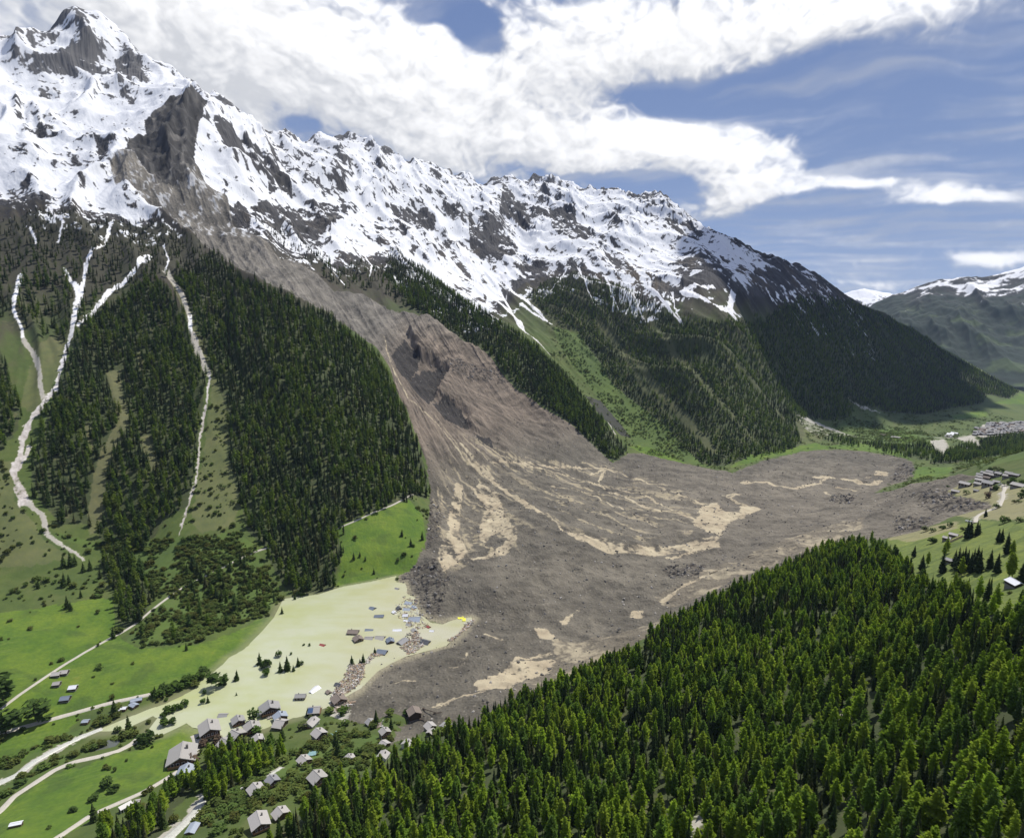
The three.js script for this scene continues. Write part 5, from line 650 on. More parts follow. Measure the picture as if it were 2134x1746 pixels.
// ---------- wreckage: boards and beams afloat ----------
{
  const r = rng(17), geoA = new THREE.BoxGeometry(1, 0.16, 0.06), woodCols = [[0.42, 0.31, 0.22], [0.52, 0.44, 0.35], [0.62, 0.59, 0.54], [0.25, 0.18, 0.13], [0.50, 0.35, 0.23], [0.26, 0.25, 0.24], [0.70, 0.68, 0.65], [0.40, 0.36, 0.30]], E = new THREE.Euler(), c = new THREE.Color();
  const heap = (list, n, name, label, pile = 1) => {
    const xs = list.filter((_, i) => i % 2 === 0), ys = list.filter((_, i) => i % 2), x0 = Math.min(...xs), x1 = Math.max(...xs), y0 = Math.min(...ys), y1 = Math.max(...ys), spots = [];
    const inside = (x, y) => { let k = false; for (let i = 0, j = xs.length - 1; i < xs.length; j = i++) if ((ys[i] > y) !== (ys[j] > y) && x < (xs[j] - xs[i]) * (y - ys[i]) / (ys[j] - ys[i]) + xs[i]) k = !k; return k; };
    while (spots.length < n) { const x = x0 + r() * (x1 - x0), y = y0 + r() * (y1 - y0); if (inside(x, y) && noise(x / 6, y / 6) > -0.35 - r()) spots.push([x, y]); }
    const im = new THREE.InstancedMesh(geoA, new THREE.MeshStandardMaterial({ color: 0xffffff, roughness: 0.85 }), n); im.material.name = 'broken_timber';
    spots.forEach(([x, y], i) => { const p = atLevel(x, y, 0), h = Math.max(0, heightAt(p[0], p[2])), len = 1.5 + r() * 5.5 * (r() < 0.3 ? 1.4 : 0.7), wd = 2 + r() * 8; M4.compose(V1.set(p[0], h + 0.1 + r() * 0.9 * pile, p[2]), QT.setFromEuler(E.set(r() * 6.28, r() * 6.28, (r() - 0.5) * 0.5)), V2.set(len, wd, 3 + r() * 8)); im.setMatrixAt(i, M4); const k = woodCols[(r() * woodCols.length) | 0], j = 0.8 + r() * 0.4; im.setColorAt(i, c.setRGB(k[0] * j, k[1] * j, k[2] * j)); });
    im.name = name; im.castShadow = im.receiveShadow = true; im.userData = { kind: 'stuff', label }; scene.add(im);
  };
  heap([727, 1388, 761, 1382, 759, 1405, 748, 1427, 728, 1441, 710, 1454, 724, 1454, 700, 1476, 688, 1468, 690, 1455, 700, 1432, 718, 1412], 900, 'timber_raft', 'raft of orange and white broken boards along the shore');
  heap([846, 1321, 871, 1317, 883, 1337, 881, 1348, 865, 1360, 850, 1364, 834, 1349, 853, 1337], 420, 'broken_boards', 'heap of broken boards in the middle of the wrecked roofs');
  heap([760, 1380, 775, 1362, 790, 1362, 799, 1366, 780, 1370, 764, 1386], 110, 'drift_line', 'thin line of floating boards between the spruces and the dark roof', 0.4);
  heap([930, 1335, 953, 1325, 971, 1301, 989, 1290, 985, 1298, 971, 1313, 955, 1325, 940, 1337], 260, 'shore_wreckage', 'scattered pale wreckage along the debris shore', 0.6);
  heap([840, 1242, 870, 1250, 880, 1290, 895, 1305, 880, 1312, 845, 1308, 836, 1290, 815, 1275, 820, 1262, 838, 1258], 260, 'loose_boards', 'loose boards floating between the roofs by the rubble lobe', 0.4);
  heap([556, 1494, 575, 1487, 572, 1496, 558, 1500], 50, 'board_pile', 'orange boards heaped below the big dark chalet'); heap([690, 1484, 720, 1470, 735, 1465, 730, 1474, 700, 1490], 130, 'rubble_boards', 'broken boards on the bank below the ruined house'); heap([786, 1545, 796, 1541, 798, 1552, 788, 1556], 60, 'spilled_boards', 'boards spilled beside the damaged chalet');
  // two yellow sheets
  [[960, 1287, 9, 6], [967, 1291, 9, 5]].forEach(([px, py, w, d], i) => { const p = atLevel(px, py, 0.5), g = new THREE.PlaneGeometry(w, d, 6, 4).rotateX(-Math.PI / 2), q = g.attributes.position; for (let k = 0; k < q.count; k++) q.setY(k, noise(q.getX(k) / 2 + i * 9, q.getZ(k) / 2) * 0.7); g.computeVertexNormals(); const m = new THREE.Mesh(g, flat(0.75, 0.72, 0.05, 0.6, 'yellow_foil', { side: THREE.DoubleSide })); m.position.set(...p); m.rotation.y = 0.6 + i; m.name = numbered('yellow_sheet'); m.castShadow = true; tag(m, i ? 'right of two crumpled yellow sheets at the tip of the lake' : 'left of two crumpled yellow sheets at the tip of the lake', 'sheet'); scene.add(m); });
  // boulders strewn over the debris
  const stones = [3, 4, 5].map((s) => { const q = rng(s), g = new THREE.IcosahedronGeometry(1, 1), p = g.attributes.position, seen = new Map(); for (let k = 0; k < p.count; k++) { const key = [p.getX(k), p.getY(k), p.getZ(k)].map((v) => v.toFixed(3)).join(); if (!seen.has(key)) seen.set(key, 0.7 + q() * 0.6); const f = seen.get(key); p.setXYZ(k, p.getX(k) * f, p.getY(k) * f * 0.7, p.getZ(k) * f); } g.deleteAttribute('normal'); g.deleteAttribute('uv'); return g; }), holder = new THREE.Group(); holder.name = 'boulders'; holder.userData = { kind: 'stuff', label: 'grey boulders strewn over the landslide debris' };
  const spots = []; let guard = 0; while (spots.length < 7000 && guard++ < 400000) { const z = -560 - Math.pow(r(), 1.3) * 1700, x = -320 + r() * 1900, d = at(DA, 0, x, z); if (d < 0.7) continue; const t = at(DD, 0, x, z); if (r() > 0.25 + t * 2 + Math.max(0, noise(x / 50, z / 50))) continue; spots.push([x, heightAt(x, z), z, t]); }
  const rockM = new THREE.MeshStandardMaterial({ color: 0xffffff, roughness: 0.95 }); rockM.name = 'boulder_stone';
  stones.forEach((g, s) => { const part = spots.filter((_, i) => i % 3 === s), im = new THREE.InstancedMesh(g, rockM, part.length); im.name = 'boulder_field'; part.forEach((t, i) => { const k = 0.35 + Math.pow(r(), 4) * 1.9 + t[3] * r() * 1.6; M4.compose(V1.set(t[0], t[1] + k * 0.15, t[2]), QT.setFromEuler(E.set(r() * 6, r() * 6, r() * 6)), V2.set(k, k, k)); im.setMatrixAt(i, M4); const l = r() < 0.2 ? 0.30 + r() * 0.2 : 0.10 + r() * 0.12; im.setColorAt(i, c.setRGB(l, l * 0.93, l * 0.84)); }); im.userData = { kind: 'stuff' }; im.castShadow = true; holder.add(im); });
  scene.add(holder);
  // felled trunks
  const logMat = flat(0.11, 0.085, 0.065, 0.95, 'dead_wood');
  [[882, 1478, 918, 1489, 'long dead trunk with its root plate beside the dark barn'], [905, 1487, 921, 1485, 'shorter dead trunk leaning on the long one'], [876, 1500, 892, 1505, 'dead trunk lying below the dark barn'], [930, 1497, 952, 1507, 'dead trunk at the wood edge by the grey roof'], [1480, 1196, 1496, 1190, 'dead trunk on the rubble above the wood edge'], [1560, 1160, 1580, 1156, 'bleached dead trunk farther up the debris edge']].forEach(([a, b, c2, d, label]) => { const p = meet(a, b), q = meet(c2, d), L = Math.hypot(q[0] - p[0], q[1] - p[1], q[2] - p[2]), g = new THREE.Group(); g.name = numbered('fallen_trunk'); g.position.set(p[0], p[1] + 0.7, p[2]); g.quaternion.setFromUnitVectors(UP, new THREE.Vector3(q[0] - p[0], q[1] - p[1], q[2] - p[2]).normalize()); addPart(g, 'stem', new THREE.CylinderGeometry(0.25, 0.6, L, 7).translate(0, L / 2, 0), logMat); addPart(g, 'root_plate', new THREE.DodecahedronGeometry(1.6).scale(1, 0.4, 1), logMat); for (let k = 1; k < 5; k++) addPart(g, 'branch', new THREE.CylinderGeometry(0.05, 0.14, 2.4, 4).translate(0, 1.2, 0).rotateZ(1.0).rotateY(k * 1.7).translate(0, L * (0.3 + k * 0.14), 0), logMat); tag(g, label, 'trunk'); scene.add(g); });
  // teal netting and small cars
  [[694, 1536, 9, 14], [651, 1571, 9, 10], [705, 1528, 8, 9]].forEach(([px, py, w, l], i) => { const p = meet(px, py), g = new THREE.PlaneGeometry(w, l, 8, 8).rotateX(-Math.PI / 2), q = g.attributes.position; for (let k = 0; k < q.count; k++) q.setY(k, heightAt(p[0] + q.getX(k), p[2] + q.getZ(k)) - p[1] + 0.9 + noise(q.getX(k) / 2.5, q.getZ(k) / 2.5 + i * 5) * 0.8); g.computeVertexNormals(); const m = new THREE.Mesh(g, flat(0.20, 0.33, 0.34, 0.7, 'teal_netting', { side: THREE.DoubleSide })); m.name = numbered('tarpaulin'); m.position.set(...p); tag(m, ['teal tarpaulin on the bank right of the dark timber chalet', 'small teal tarpaulin beside the terraced garden', 'upper teal tarpaulin among the bushes'][i], 'tarpaulin'); scene.add(m); });
  const car = (px, py, turn, rgb, label, group) => { const p = meet(px, py), g = new THREE.Group(); g.name = numbered('parked_car'); g.position.set(p[0], p[1] + 0.5, p[2]); g.rotation.y = turn; const paint = new THREE.MeshPhysicalMaterial({ color: new THREE.Color().setRGB(...rgb), roughness: 0.35, clearcoat: 0.8 }); paint.name = 'car_paint'; addPart(g, 'body', box(4.4, 0.75, 1.8, 0, 0.75, 0), paint); const s = new THREE.Shape(); s.moveTo(-1.5, 0); s.lineTo(1.3, 0); s.lineTo(0.8, 0.65); s.lineTo(-1.1, 0.65); addPart(g, 'cabin', new THREE.ExtrudeGeometry(s, { depth: 1.6, bevelEnabled: false }).translate(0, 1.125, -0.8), paneMat); addPart(g, 'roof', box(1.8, 0.06, 1.5, -0.15, 1.81, 0), paint); for (const [x, z] of [[-1.4, 0.9], [1.4, 0.9], [-1.4, -0.9], [1.4, -0.9]]) addPart(g, 'wheel', new THREE.CylinderGeometry(0.34, 0.34, 0.22, 10).rotateX(Math.PI / 2).translate(x, 0.34, z), railMat); tag(g, label, 'car', group); scene.add(g); };
  car(405, 1559, 1.3, [0.02, 0.10, 0.5], 'blue car parked beside the largest chalet'); car(400, 1566, 1.3, [0.7, 0.7, 0.7], 'white car parked behind the blue car');
  [[2014, 1087], [2018, 1088], [2022, 1089], [2026, 1089]].forEach(([a, b], i) => car(a, b, 0.9, [0.75, 0.76, 0.78], 'white car parked in a row behind the tall spruces', 'cars parked by the tall spruces')); [[2083, 1012], [2087, 1010]].forEach(([a, b], i) => car(a, b, 0.2, [0.5, 0.52, 0.55], i ? 'right of two silver cars parked at the hamlet' : 'left of two silver cars parked at the hamlet'));
  // the long white gallery and a wall
  { const a = meet(249, 1694), b = meet(276, 1681), L = Math.hypot(b[0] - a[0], b[2] - a[2]), g = new THREE.Group(); g.name = 'road_gallery'; g.position.set((a[0] + b[0]) / 2, (a[1] + b[1]) / 2, (a[2] + b[2]) / 2); g.rotation.y = -Math.atan2(b[2] - a[2], b[0] - a[0]); addPart(g, 'roof_slab', box(L, 0.5, 6, 0, 4.2, 0), flat(0.62, 0.60, 0.56, 0.9, 'concrete')); addPart(g, 'back_wall', box(L * 0.99, 6, 0.5, 0, 1.2, -2.6), stoneMat); for (let k = 0; k < 6; k++) addPart(g, 'pillar', box(0.5, 5.5, 0.5, L * (k / 5 - 0.5) * 0.95, 1.4, 2.6), plasterMat); tag(g, 'long white roofed road gallery at the bottom left', 'gallery'); scene.add(g); }
  { const a = meet(1977, 1133), b = meet(2010, 1118), L = Math.hypot(b[0] - a[0], b[2] - a[2]), n = 9, g = new THREE.Group(); g.name = 'timber_wall'; g.position.set((a[0] + b[0]) / 2, (a[1] + b[1]) / 2, (a[2] + b[2]) / 2); g.rotation.set(0, -Math.atan2(b[2] - a[2], b[0] - a[0]), Math.atan2(b[1] - a[1], L), 'YXZ'); for (let k = 0; k < n; k++) addPart(g, 'panel', box(L / n - 0.08, 3.6, 0.3, L * ((k + 0.5) / n - 0.5), 1.2, 0), flat(0.62 + (k % 3) * 0.02, 0.52, 0.38, 0.9, 'pale_timber')); tag(g, 'long pale timber wall beside the two barns', 'wall'); scene.add(g); }
}
// ---------- single trees, bushes, alder thickets ----------
const BUSH = [bushShape(150, 31), bushShape(150, 32), bushShape(140, 33, 1.3), bushShape(150, 34)], BUSH_FAR = [bushShape(46, 41), bushShape(46, 42)];
const bushMats = [leafMat(0.080, 0.135, 0.026, 0.35, 'leaves'), leafMat(0.085, 0.135, 0.030, 0.35, 'leaves'), leafMat(0.110, 0.135, 0.050, 0.35, 'leaves'), leafMat(0.060, 0.100, 0.024, 0.3, 'leaves'), leafMat(0.13, 0.095, 0.065, 0.2, 'bare_twigs')];
function plantBush(px, py, h, label, mat = 0, group, wide = 1, level) {
  const p = level !== undefined ? atLevel(px, py, level) : meet(px, py); if (!p) return; const t = new THREE.Group(); t.name = numbered(h > 7 ? 'leafy_tree' : 'shrub'); const c = new THREE.Mesh(BUSH[(px * 3 + py | 0) % 4], bushMats[mat]), s = new THREE.Mesh(trunkShape, barkMat); c.name = 'crown'; s.name = 'trunk'; s.scale.set(2.2, 0.6, 2.2); c.castShadow = true; t.add(s, c); t.position.set(p[0], p[1] - 0.4, p[2]); t.rotation.y = px * 1.7; t.scale.set(h * wide, h, h * wide); tag(t, label, h > 7 ? 'tree' : 'shrub', group); scene.add(t);
}
const single = (kind, px, py, h, label, level, tint = px | 0, wide = 1, group) => { const p = level !== undefined ? atLevel(px, py, level) : meet(px, py); if (p) plantTree(kind, p[0], p[2], h, label, group, px | 0, tint, wide); };
[[747, 1309, 7, 'little spruce behind the brown shingled house'], [781, 1362, 12, 'spruce beside the blue black roof'], [733, 1384, 15, 'left of three spruces at the head of the timber raft'], [750, 1382, 9, 'smallest of three spruces at the head of the timber raft'], [757, 1381, 15, 'right of three spruces at the head of the timber raft'], [541, 1384, 19, 'upper left spruce of the drowned grove'], [584, 1399, 18, 'spruce at the left of the right hand drowned grove'], [599, 1397, 24, 'tallest spruce of the right hand drowned grove'], [611, 1398, 13, 'slim spruce beside the tallest one in the lake'], [621, 1388, 17, 'rightmost spruce of the drowned grove'], [467, 1426, 15, 'spruce beside the round tree in the lake'], [494, 1417, 16, 'lone spruce in open water near the left shore'], [492, 1449, 8, 'small lone spruce in the middle of the narrow lake'], [433, 1464, 11, 'spruce in the narrow end of the lake'], [582, 1488, 10, 'dark clipped spruce beside the big dark chalet'], [641, 1492, 10, 'dark clipped spruce beside the solar panel chalet']].forEach(([px, py, h, l]) => single('spruce', px, py, h * 1.1, l, 0, 1, 1.9));
[[556, 1389, 11, 'leafy tree in the left drowned grove'], [553, 1406, 9, 'dark round tree at the foot of the left drowned grove'], [546, 1393, 6, 'low bush in the left drowned grove'], [580, 1369, 8, 'pale leafy tree above the drowned spruces'], [628, 1385, 5, 'low bush right of the drowned spruces'], [606, 1364, 3, 'tiny bush in the lake above the grove'], [633, 1345, 3, 'tiny green bush left of the red roof'], [645, 1345, 3.4, 'second tiny green bush left of the red roof'], [450, 1430, 19, 'big round leafy tree in the lake'], [421, 1465, 6, 'bush in the narrow end of the lake'], [425, 1447, 5, 'half drowned bush off the left shore'], [535, 1533, 9, 'round green tree in front of the brown shore chalet'], [530, 1504, 12, 'dark tree behind the brown shore chalet'], [339, 1512, 9, 'pale willow on the flooded bank'], [357, 1508, 7, 'willow bush at the corner of the flooded meadow']].forEach(([px, py, h, l], i) => plantBush(px, py, h, l, i % 2 ? 0 : 3, undefined, 1, 0));
for (let k = 0; k < 9; k++) plantBush(336 + k * 6, 1492 - k * 2.6 + (k % 2) * 2, 4 + (k % 3) * 1.6, 'willow bush in the row standing in the flooded river bed', k % 2 ? 1 : 0, 'row of flooded willows', 1.1, 0);
for (let k = 0; k < 16; k++) plantBush(318 + k * 7.2, 1452 - k * 3.0 + (k % 3) * 4 - (k > 9 ? 2 : 0), 6 + (k * 5 % 4) * 1.4, 'leafy bush in the hedge between the meadow and the lake', k % 3 ? 0 : 3, 'hedge bushes on the lake bank', 1.2);
[[77, 1503, 20, 1.2, 'big round leafy tree between the two roads'], [6, 1460, 24, 1.1, 'dark leafy tree at the left edge of the meadow'], [12, 1532, 26, 1.0, 'tall leafy tree at the left edge below the road'], [218, 1642, 10, 1.1, 'lone dark bush on the lower meadow'], [235, 1648, 6, 1.6, 'low wide bush beside the lone dark bush'], [192, 1668, 6, 1.4, 'small bush above the hillside road'], [153, 1690, 5, 1.2, 'little tree below the small bush on the meadow'], [305, 1548, 13, 1.0, 'dark tree at the end of the pond road'], [296, 1552, 11, 1.2, 'leafy tree beside the end of the pond road'], [40, 1636, 7, 1.2, 'bush beside the bend of the lower road']].forEach(([px, py, h, w, l]) => plantBush(px, py, h, l, 3, undefined, w));
[[239, 1490, 21, 'dark spruce between road and sheds'], [323, 1452, 15, 'spruce where the river road meets the hedge'], [268, 1526, 22, 'tall dark spruce on the flooded river bank'], [195, 1712, 19, 'dark spruce beside the hillside road'], [236, 1330, 18, 'spruce beside the lane at the meadow corner'], [140, 1268, 22, 'tallest spruce alone on the upper meadow'], [147, 1272, 15, 'smaller spruce beside the tallest one on the upper meadow'], [134, 1222, 24, 'spruce in the pair above the upper meadow'], [143, 1218, 18, 'second spruce in the pair above the upper meadow'], [168, 1245, 14, 'small lone spruce right of the upper meadow pair'], [79, 1226, 15, 'small spruce far left above the meadow'], [132, 1182, 24, 'left spruce of the clump below the avalanche snow'], [146, 1180, 26, 'middle spruce of the clump below the avalanche snow'], [156, 1178, 20, 'right spruce of the clump below the avalanche snow'], [173, 1192, 18, 'spruce just right of the clump below the avalanche snow'], [187, 1188, 20, 'outer spruce right of the clump below the avalanche snow'], [480, 1190, 22, 'spruce above the alder slope'], [390, 1200, 22, 'spruce among the alders'], [388, 1355, 12, 'spruce at the foot of the alder slope'], [614, 1250, 12, 'small spruce at the upper lake shore'], [588, 1285, 17, 'spruce leaning over the left lake shore'], [779, 1196, 12, 'spruce on the green meadow near the shore'], [838, 1118, 16, 'upper spruce of the pair on the green meadow'], [856, 1138, 17, 'lower spruce of the pair on the green meadow'], [737, 1166, 15, 'spruce on the left part of the green meadow'], [750, 1160, 11, 'small spruce on the left part of the green meadow'], [880, 1125, 19, 'tall spruce at the debris edge of the green meadow'], [761, 1168, 10, 'little spruce in the middle of the green meadow']].forEach(([px, py, h, l]) => single('spruce', px, py, h, l, undefined, 1, 1.8));
[[404, 1180, 402, 1188, 412, 1200, 420, 1212, 428, 1226, 438, 1236, 450, 1248, 462, 1252]].forEach((q) => { for (let i = 0; i < q.length; i += 2) single('spruce', q[i], q[i + 1], 20 + (i * 3 % 7), 'spruce in the diagonal row crossing the alder slope', undefined, i, 1.8, 'diagonal row of spruces on the alder slope'); });
[[2016, 1122, 25, 'left of the two black green spruces below the parked cars'], [2022, 1121, 24, 'right of the two black green spruces below the parked cars'], [2036, 1116, 20, 'spruce at the end of the pale timber wall track'], [2041, 1113, 15, 'smaller spruce at the track'], [2054, 1077, 13, 'spruce beside the track below the hamlet'], [2081, 1130, 17, 'left spruce of the twin pair on the right meadow'], [2088, 1130, 17, 'right spruce of the twin pair on the right meadow'], [2098, 1155, 24, 'broad dark spruce on the right meadow'], [2064, 1185, 21, 'dark spruce below the twin pair'], [2079, 1194, 21, 'brownish spruce right of the dark one'], [1906, 1160, 16, 'spruce at the upper corner of the larch wood'], [1922, 1190, 21, 'spruce inside the upper corner of the larch wood'], [1964, 1194, 24, 'slim black spruce beside the grey roofed barn'], [2131, 1215, 24, 'tall dark spruce at the right edge']].forEach(([px, py, h, l]) => single('spruce', px, py, h, l, undefined, 2, 1.75));
for (let k = 0; k < 9; k++) single('spruce', 1990 + k * 6.4, 1184 + (k % 3) * 5, 22 + (k * 5 % 6), 'spruce in the dense dark stand on the right meadow', undefined, 2, 1.6, 'dense dark stand of spruces');
[[1973, 1154, 21, 'larch beside the end of the timber wall'], [1968, 1160, 17, 'smaller larch beside the end of the timber wall'], [2110, 1164, 19, 'bright larch below the broad dark spruce'], [2103, 1206, 25, 'tall thin larch near the silver roofed barn'], [2110, 1204, 23, 'second tall thin larch near the silver roofed barn'], [2004, 1200, 21, 'bright larch in front of the dark spruce stand'], [1934, 1180, 18, 'larch at the meadow edge of the wood']].forEach(([px, py, h, l]) => single('larch', px, py, h, l, undefined, 3, 1.1));
[[2095, 1090, 8, 'round bush on the fence line of the right meadow'], [2124, 1089, 7, 'second round bush on the fence line'], [1944, 1132, 8, 'leafy bush above the wood corner'], [1930, 1107, 8, 'bush at the debris edge above the meadow'], [1945, 1108, 6, 'low bush beside the debris edge'], [1964, 1103, 6, 'pointed bush at the debris edge'], [1982, 1098, 7, 'olive bush between the debris and the barns'], [2006, 1106, 6, 'bush left of the black green spruces'], [2015, 1030, 8, 'leafy tree below the long hamlet house'], [2060, 1038, 8, 'leafless tree on the dry meadow'], [2077, 1022, 8, 'leafy tree beside the hamlet track'], [2100, 1012, 9, 'leafy tree right of the parked silver cars'], [2110, 1008, 9, 'leafy tree below the upper row of houses'], [2130, 1012, 8, 'leafy tree at the right edge of the hamlet'], [2066, 983, 8, 'tree behind the hamlet cluster'], [2078, 981, 9, 'second tree behind the hamlet cluster'], [2090, 982, 6, 'bush behind the upper row'], [2132, 1028, 7, 'bush at the right edge above the dry meadow'], [2130, 1038, 8, 'lower bush at the right edge above the dry meadow'], [2115, 1048, 5, 'low hedge bush on the dry meadow'], [2124, 1048, 5, 'second low hedge bush on the dry meadow'], [2078, 1059, 7, 'dark bush where the hamlet track bends'], [1976, 1016, 5, 'scrub on the debris beside the lone bright roof'], [420, 1555, 7, 'reddish leafless bush beside the forecourt'], [455, 1548, 8, 'reddish leafless tree left of the slate roofs'], [395, 1592, 9, 'leafless brown tree in front of the largest chalet'], [405, 1585, 8, 'second leafless brown tree in front of the largest chalet'], [628, 1520, 9, 'round dark tree beside the pale roofed chalet'], [712, 1490, 8, 'bright green bush at the debris edge'], [722, 1484, 6, 'smaller bright bush at the debris edge'], [845, 1490, 7, 'bush beside the dark barn']].forEach(([px, py, h, l], i) => plantBush(px, py, h, l, /leafless|reddish/.test(l) ? 4 : [0, 1, 3, 2][i % 4], undefined, 1.15));
[[784, 1512, 20, 'spruce in front of the buried house'], [815, 1520, 15, 'spruce left of the dark barn'], [566, 1553, 18, 'spruce below the blue roofed house'], [589, 1545, 19, 'dark spruce below the slate roof at the shore'], [630, 1577, 12, 'small black spruce above the terraced garden'], [700, 1560, 20, 'spruce between the tarpaulins and the small white house'], [705, 1578, 22, 'second spruce near the small white house']].forEach(([px, py, h, l]) => single('spruce', px, py, h, l, undefined, 1, 1.7));
// thickets: too many bushes to count
{
  const r = rng(57), near = [], far = [];
  const scatter = (x0, x1, z0, z1, cell, list, want) => { for (let z = z0; z > z1; z -= cell) for (let x = x0; x < x1; x += cell) { const X = x + (r() - 0.5) * cell * 1.4, Z = z + (r() - 0.5) * cell * 1.4, u = r(), v = r(); if (Math.abs(Math.atan2(X, -Z)) > 0.77) continue; const p = want(X, Z); if (u > p) continue; if (at(DA, 0, X, Z) > 0.4 || at(DE, 0, X, Z) > 0.4 || at(DB, 2, X, Z) > 0.4 || at(DC, 2, X, Z) > 0.4) continue; list.push([X, heightAt(X, Z), Z, v]); } };
  scatter(-1000, 420, -330, -1400, 3.3, near, (x, z) => { const al = at(DD, 2, x, z), m = at(DA, 2, x, z), n = noise(x / 28, z / 28) + noise(x / 70 + 5, z / 70) * 0.6; return al > 0.3 ? sst(-0.7, 0.35, n) * (x > -330 ? 0.5 : 0.85) : m > 0.3 ? (n > 0.7 ? 0.05 : 0.004) : heightAt(x, z) < 260 && at(DA, 1, x, z) < 0.2 ? (n > 0.2 ? 0.10 : 0.014) : 0; });
  scatter(150, 2600, -1150, -4200, 8, far, (x, z) => { const al = at(DD, 2, x, z), n = noise(x / 60, z / 60) + noise(x / 150 + 5, z / 150) * 0.6, y = heightAt(x, z), m = at(DA, 2, x, z); return al > 0.3 ? sst(-0.6, 0.4, n) * 0.9 : m > 0.3 ? 0.012 : y < 420 && at(DA, 1, x, z) < 0.3 ? sst(0, 0.6, n) * 0.5 + 0.04 : 0; });
  scatter(-900, 0, -1100, -2500, 9, far, (x, z) => { const n = noise(x / 60, z / 60); return at(DC, 1, x, z) > 0.2 ? (n > 0 ? 0.25 : 0.08) : 0; });
  const mass2 = (name, label, list, shapes, h0, h1) => { const holder = new THREE.Group(), c = new THREE.Color(), base = leafMat(1, 1, 1, 0.3, 'thicket_leaves'); holder.name = name; holder.userData = { kind: 'stuff', label }; shapes.forEach((s, k) => { const part = list.filter((_, i) => i % shapes.length === k), im = new THREE.InstancedMesh(s, base, part.length); im.name = 'leaf_clumps'; part.forEach((t, i) => { const h = h0 + t[3] * t[3] * (h1 - h0), w = 1 + r() * 0.7; M4.compose(V1.set(t[0], t[1] - 0.3, t[2]), QT.setFromAxisAngle(UP, r() * 6.28), V2.set(h * w, h, h * w)); im.setMatrixAt(i, M4); const g = 0.6 + r() * 0.6; im.setColorAt(i, c.setRGB(0.095 * g + r() * 0.03, 0.150 * g, 0.036 * g)); }); im.userData = { kind: 'stuff' }; im.castShadow = true; holder.add(im); }); scene.add(holder); };
  mass2('alder_thicket', 'green alder thickets and scrub between the meadows and the lake', near, BUSH, 1.8, 6.5); mass2('mountain_scrub', 'green scrub on the far slopes and valley floor', far, BUSH_FAR, 3, 8);
  console.log('bushes', near.length, far.length);
}
// ---------- the cloud bank that hangs above the right flank and shades it ----------
{
  const r = rng(303), parts = [];
  for (let i = 0; i < 46; i++) { const a = r() * 6.28, d = Math.sqrt(r()), R = 220 + r() * 200, g = new THREE.IcosahedronGeometry(R, 3), p = g.attributes.position; for (let k = 0; k < p.count; k++) { const x = p.getX(k), y = p.getY(k), z = p.getZ(k), f = 1 + 0.22 * fbm(x / 190 + i * 3, (z + y) / 190, 4); p.setXYZ(k, x * f, y * f * (y < 0 ? 0.22 : 0.5), z * f); } { const lx = Math.cos(a) * d * 1350, lz = Math.sin(a) * d * 470; g.translate(lx * 0.8 + lz * 0.6, r() * 120, -lx * 0.6 + lz * 0.8); }; g.deleteAttribute('uv'); parts.push(g); }
  const g = mergeGeometries(parts); g.computeVertexNormals();
  const m = new THREE.Mesh(g, new THREE.MeshPhysicalMaterial({ color: new THREE.Color().setRGB(0.92, 0.92, 0.93), roughness: 1, transmission: 0.62, thickness: 0, specularIntensity: 0 })); m.material.name = 'cloud_vapour';
  m.name = 'cloud'; m.position.set(1950 + SUN_DIR.x / SUN_DIR.y * 4900, 5000, -3720 + SUN_DIR.z / SUN_DIR.y * 4900); m.castShadow = true; m.userData = { kind: 'stuff', label: 'white cloud bank above the right mountain flank' }; scene.add(m);
}
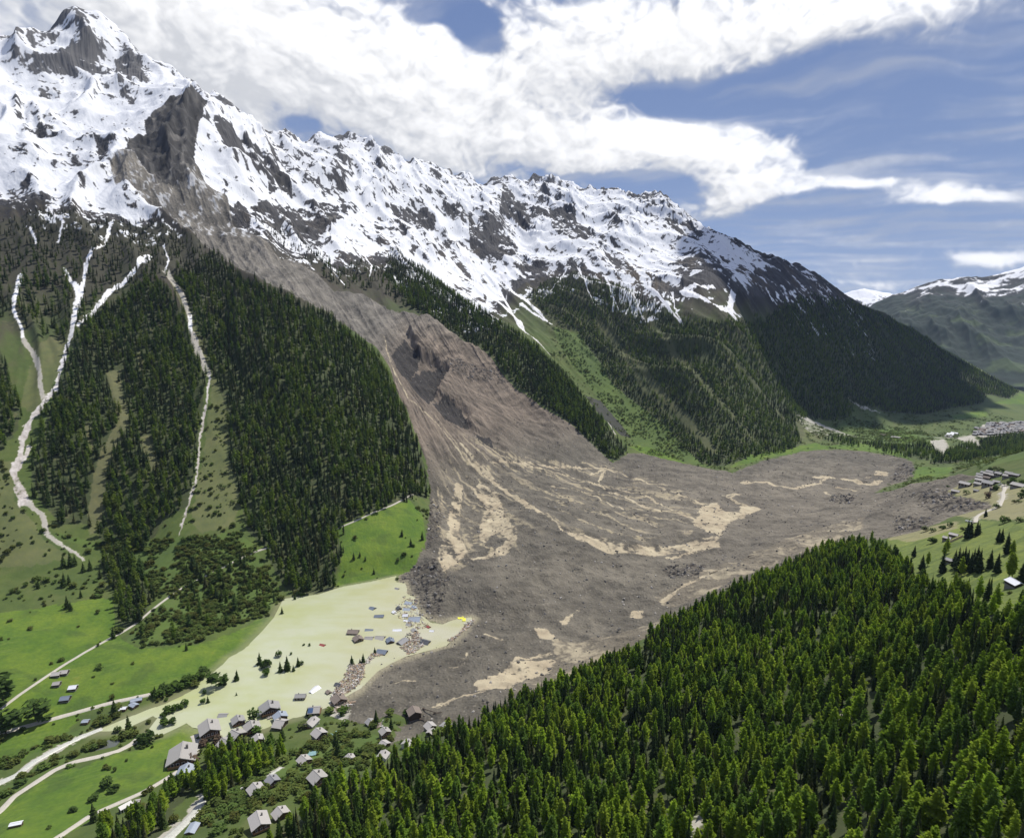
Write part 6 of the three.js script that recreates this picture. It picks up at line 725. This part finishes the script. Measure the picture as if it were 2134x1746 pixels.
// ---------- the ridges that close the valley ----------
function range(name, label, line, foot, dFoot, dTop, cols, rows, seed, snowFrom) {
  // line: skyline of the range, foot: its base, both as sight lines at their own distances; rows rise from foot to crest and fall again behind
  const P = [], I = [], C = [], a0 = line[0], a1 = line[line.length - 2];
  const top = (px) => { let i = 0; while (i < line.length - 4 && line[i + 2] < px) i += 2; const t = clamp((px - line[i]) / (line[i + 2] - line[i]), 0, 1); return lerp(line[i + 1], line[i + 3], t); };
  for (let j = 0; j <= rows; j++) for (let i = 0; i <= cols; i++) {
    const px = lerp(a0, a1, i / cols), t = j / rows, tt = Math.min(1, t / 0.85), A = atDistance(px, foot, dFoot), B = atDistance(px, top(px), dTop), back = Math.max(0, t - 0.85) / 0.15;
    let x = lerp(A[0], B[0], tt), z = lerp(A[2], B[2], tt), y = lerp(A[1], B[1], Math.pow(tt, 1.12)); const env = Math.sin(Math.PI * Math.min(1, tt) * 0.93), s = (dTop - dFoot) / 2500;
    y += env * ((ridged(x / (700 * s) + seed + z / 2600, (z + x) / (1500 * s), 4) - 0.42) * 190 * s + fbm(x / (160 * s), z / (160 * s), 4) * 34 * s) + tt * fbm(x / (220 * s) + seed, z / (220 * s), 3) * 26 * s; y -= back * 420 * s; x *= 1 + back * 0.06; z *= 1 + back * 0.06;
    P.push(x, y, z);
    const n = fbm(x / 300 + seed, z / 300, 5), f = fbm((x * 0.8 - z * 0.6) / 130, (x * 0.6 + z * 0.8) / 700, 4), n2 = fbm(x / 60, z / 60, 3), snow = sst(-0.05, 0.12, (y - snowFrom) / 700 + n * 0.55 + f * 0.5 + n2 * 0.35), wood = sst(0.32, 0.05, (y - snowFrom + 330) / 900 + n * 0.3 + f * 0.2);
    let r = lerp(0.036, 0.013, wood), g = lerp(0.038, 0.027, wood), b = lerp(0.038, 0.018, wood); const grass = wood * sst(0.12, 0.4, n + f * 0.6) * 0.8; r = lerp(r, 0.055, grass); g = lerp(g, 0.085, grass); b = lerp(b, 0.03, grass); r *= 1 + n2 * 0.5; g *= 1 + n2 * 0.5; b *= 1 + n2 * 0.5;
    C.push(lerp(r, 0.85, snow), lerp(g, 0.86, snow), lerp(b, 0.89, snow));
  }
  for (let j = 0; j < rows; j++) for (let i = 0; i < cols; i++) { const k = j * (cols + 1) + i, q = k + cols + 1; I.push(k, k + 1, q, k + 1, q + 1, q); }
  const g = geo(P, I); g.setAttribute('color', new THREE.BufferAttribute(new Float32Array(C), 3)); g.computeVertexNormals();
  const mat = new THREE.MeshStandardMaterial({ vertexColors: true, roughness: 0.95 }); mat.name = 'distant_rock_wood_and_snow'; const m = new THREE.Mesh(g, mat); m.name = name; m.castShadow = m.receiveShadow = true; m.userData = { kind: 'structure', label }; scene.add(m);
}
range('distant_ridge', 'blue green ridge with patchy snow closing the valley on the right', [1770, 680, 1800, 650, 1832, 628, 1860, 612, 1900, 602, 1935, 590, 1965, 580, 1995, 577, 2040, 576, 2070, 571, 2100, 562, 2134, 553, 2200, 545, 2300, 540], 806, 6400, 9200, 360, 150, 3, 800);
range('distant_mountain', 'small snow covered mountain far behind the valley mouth', [1690, 640, 1740, 615, 1775, 606, 1800, 603, 1825, 604, 1850, 611, 1880, 618, 1930, 640], 690, 12500, 15500, 130, 60, 9, 640);
renderer.render(scene, camera);
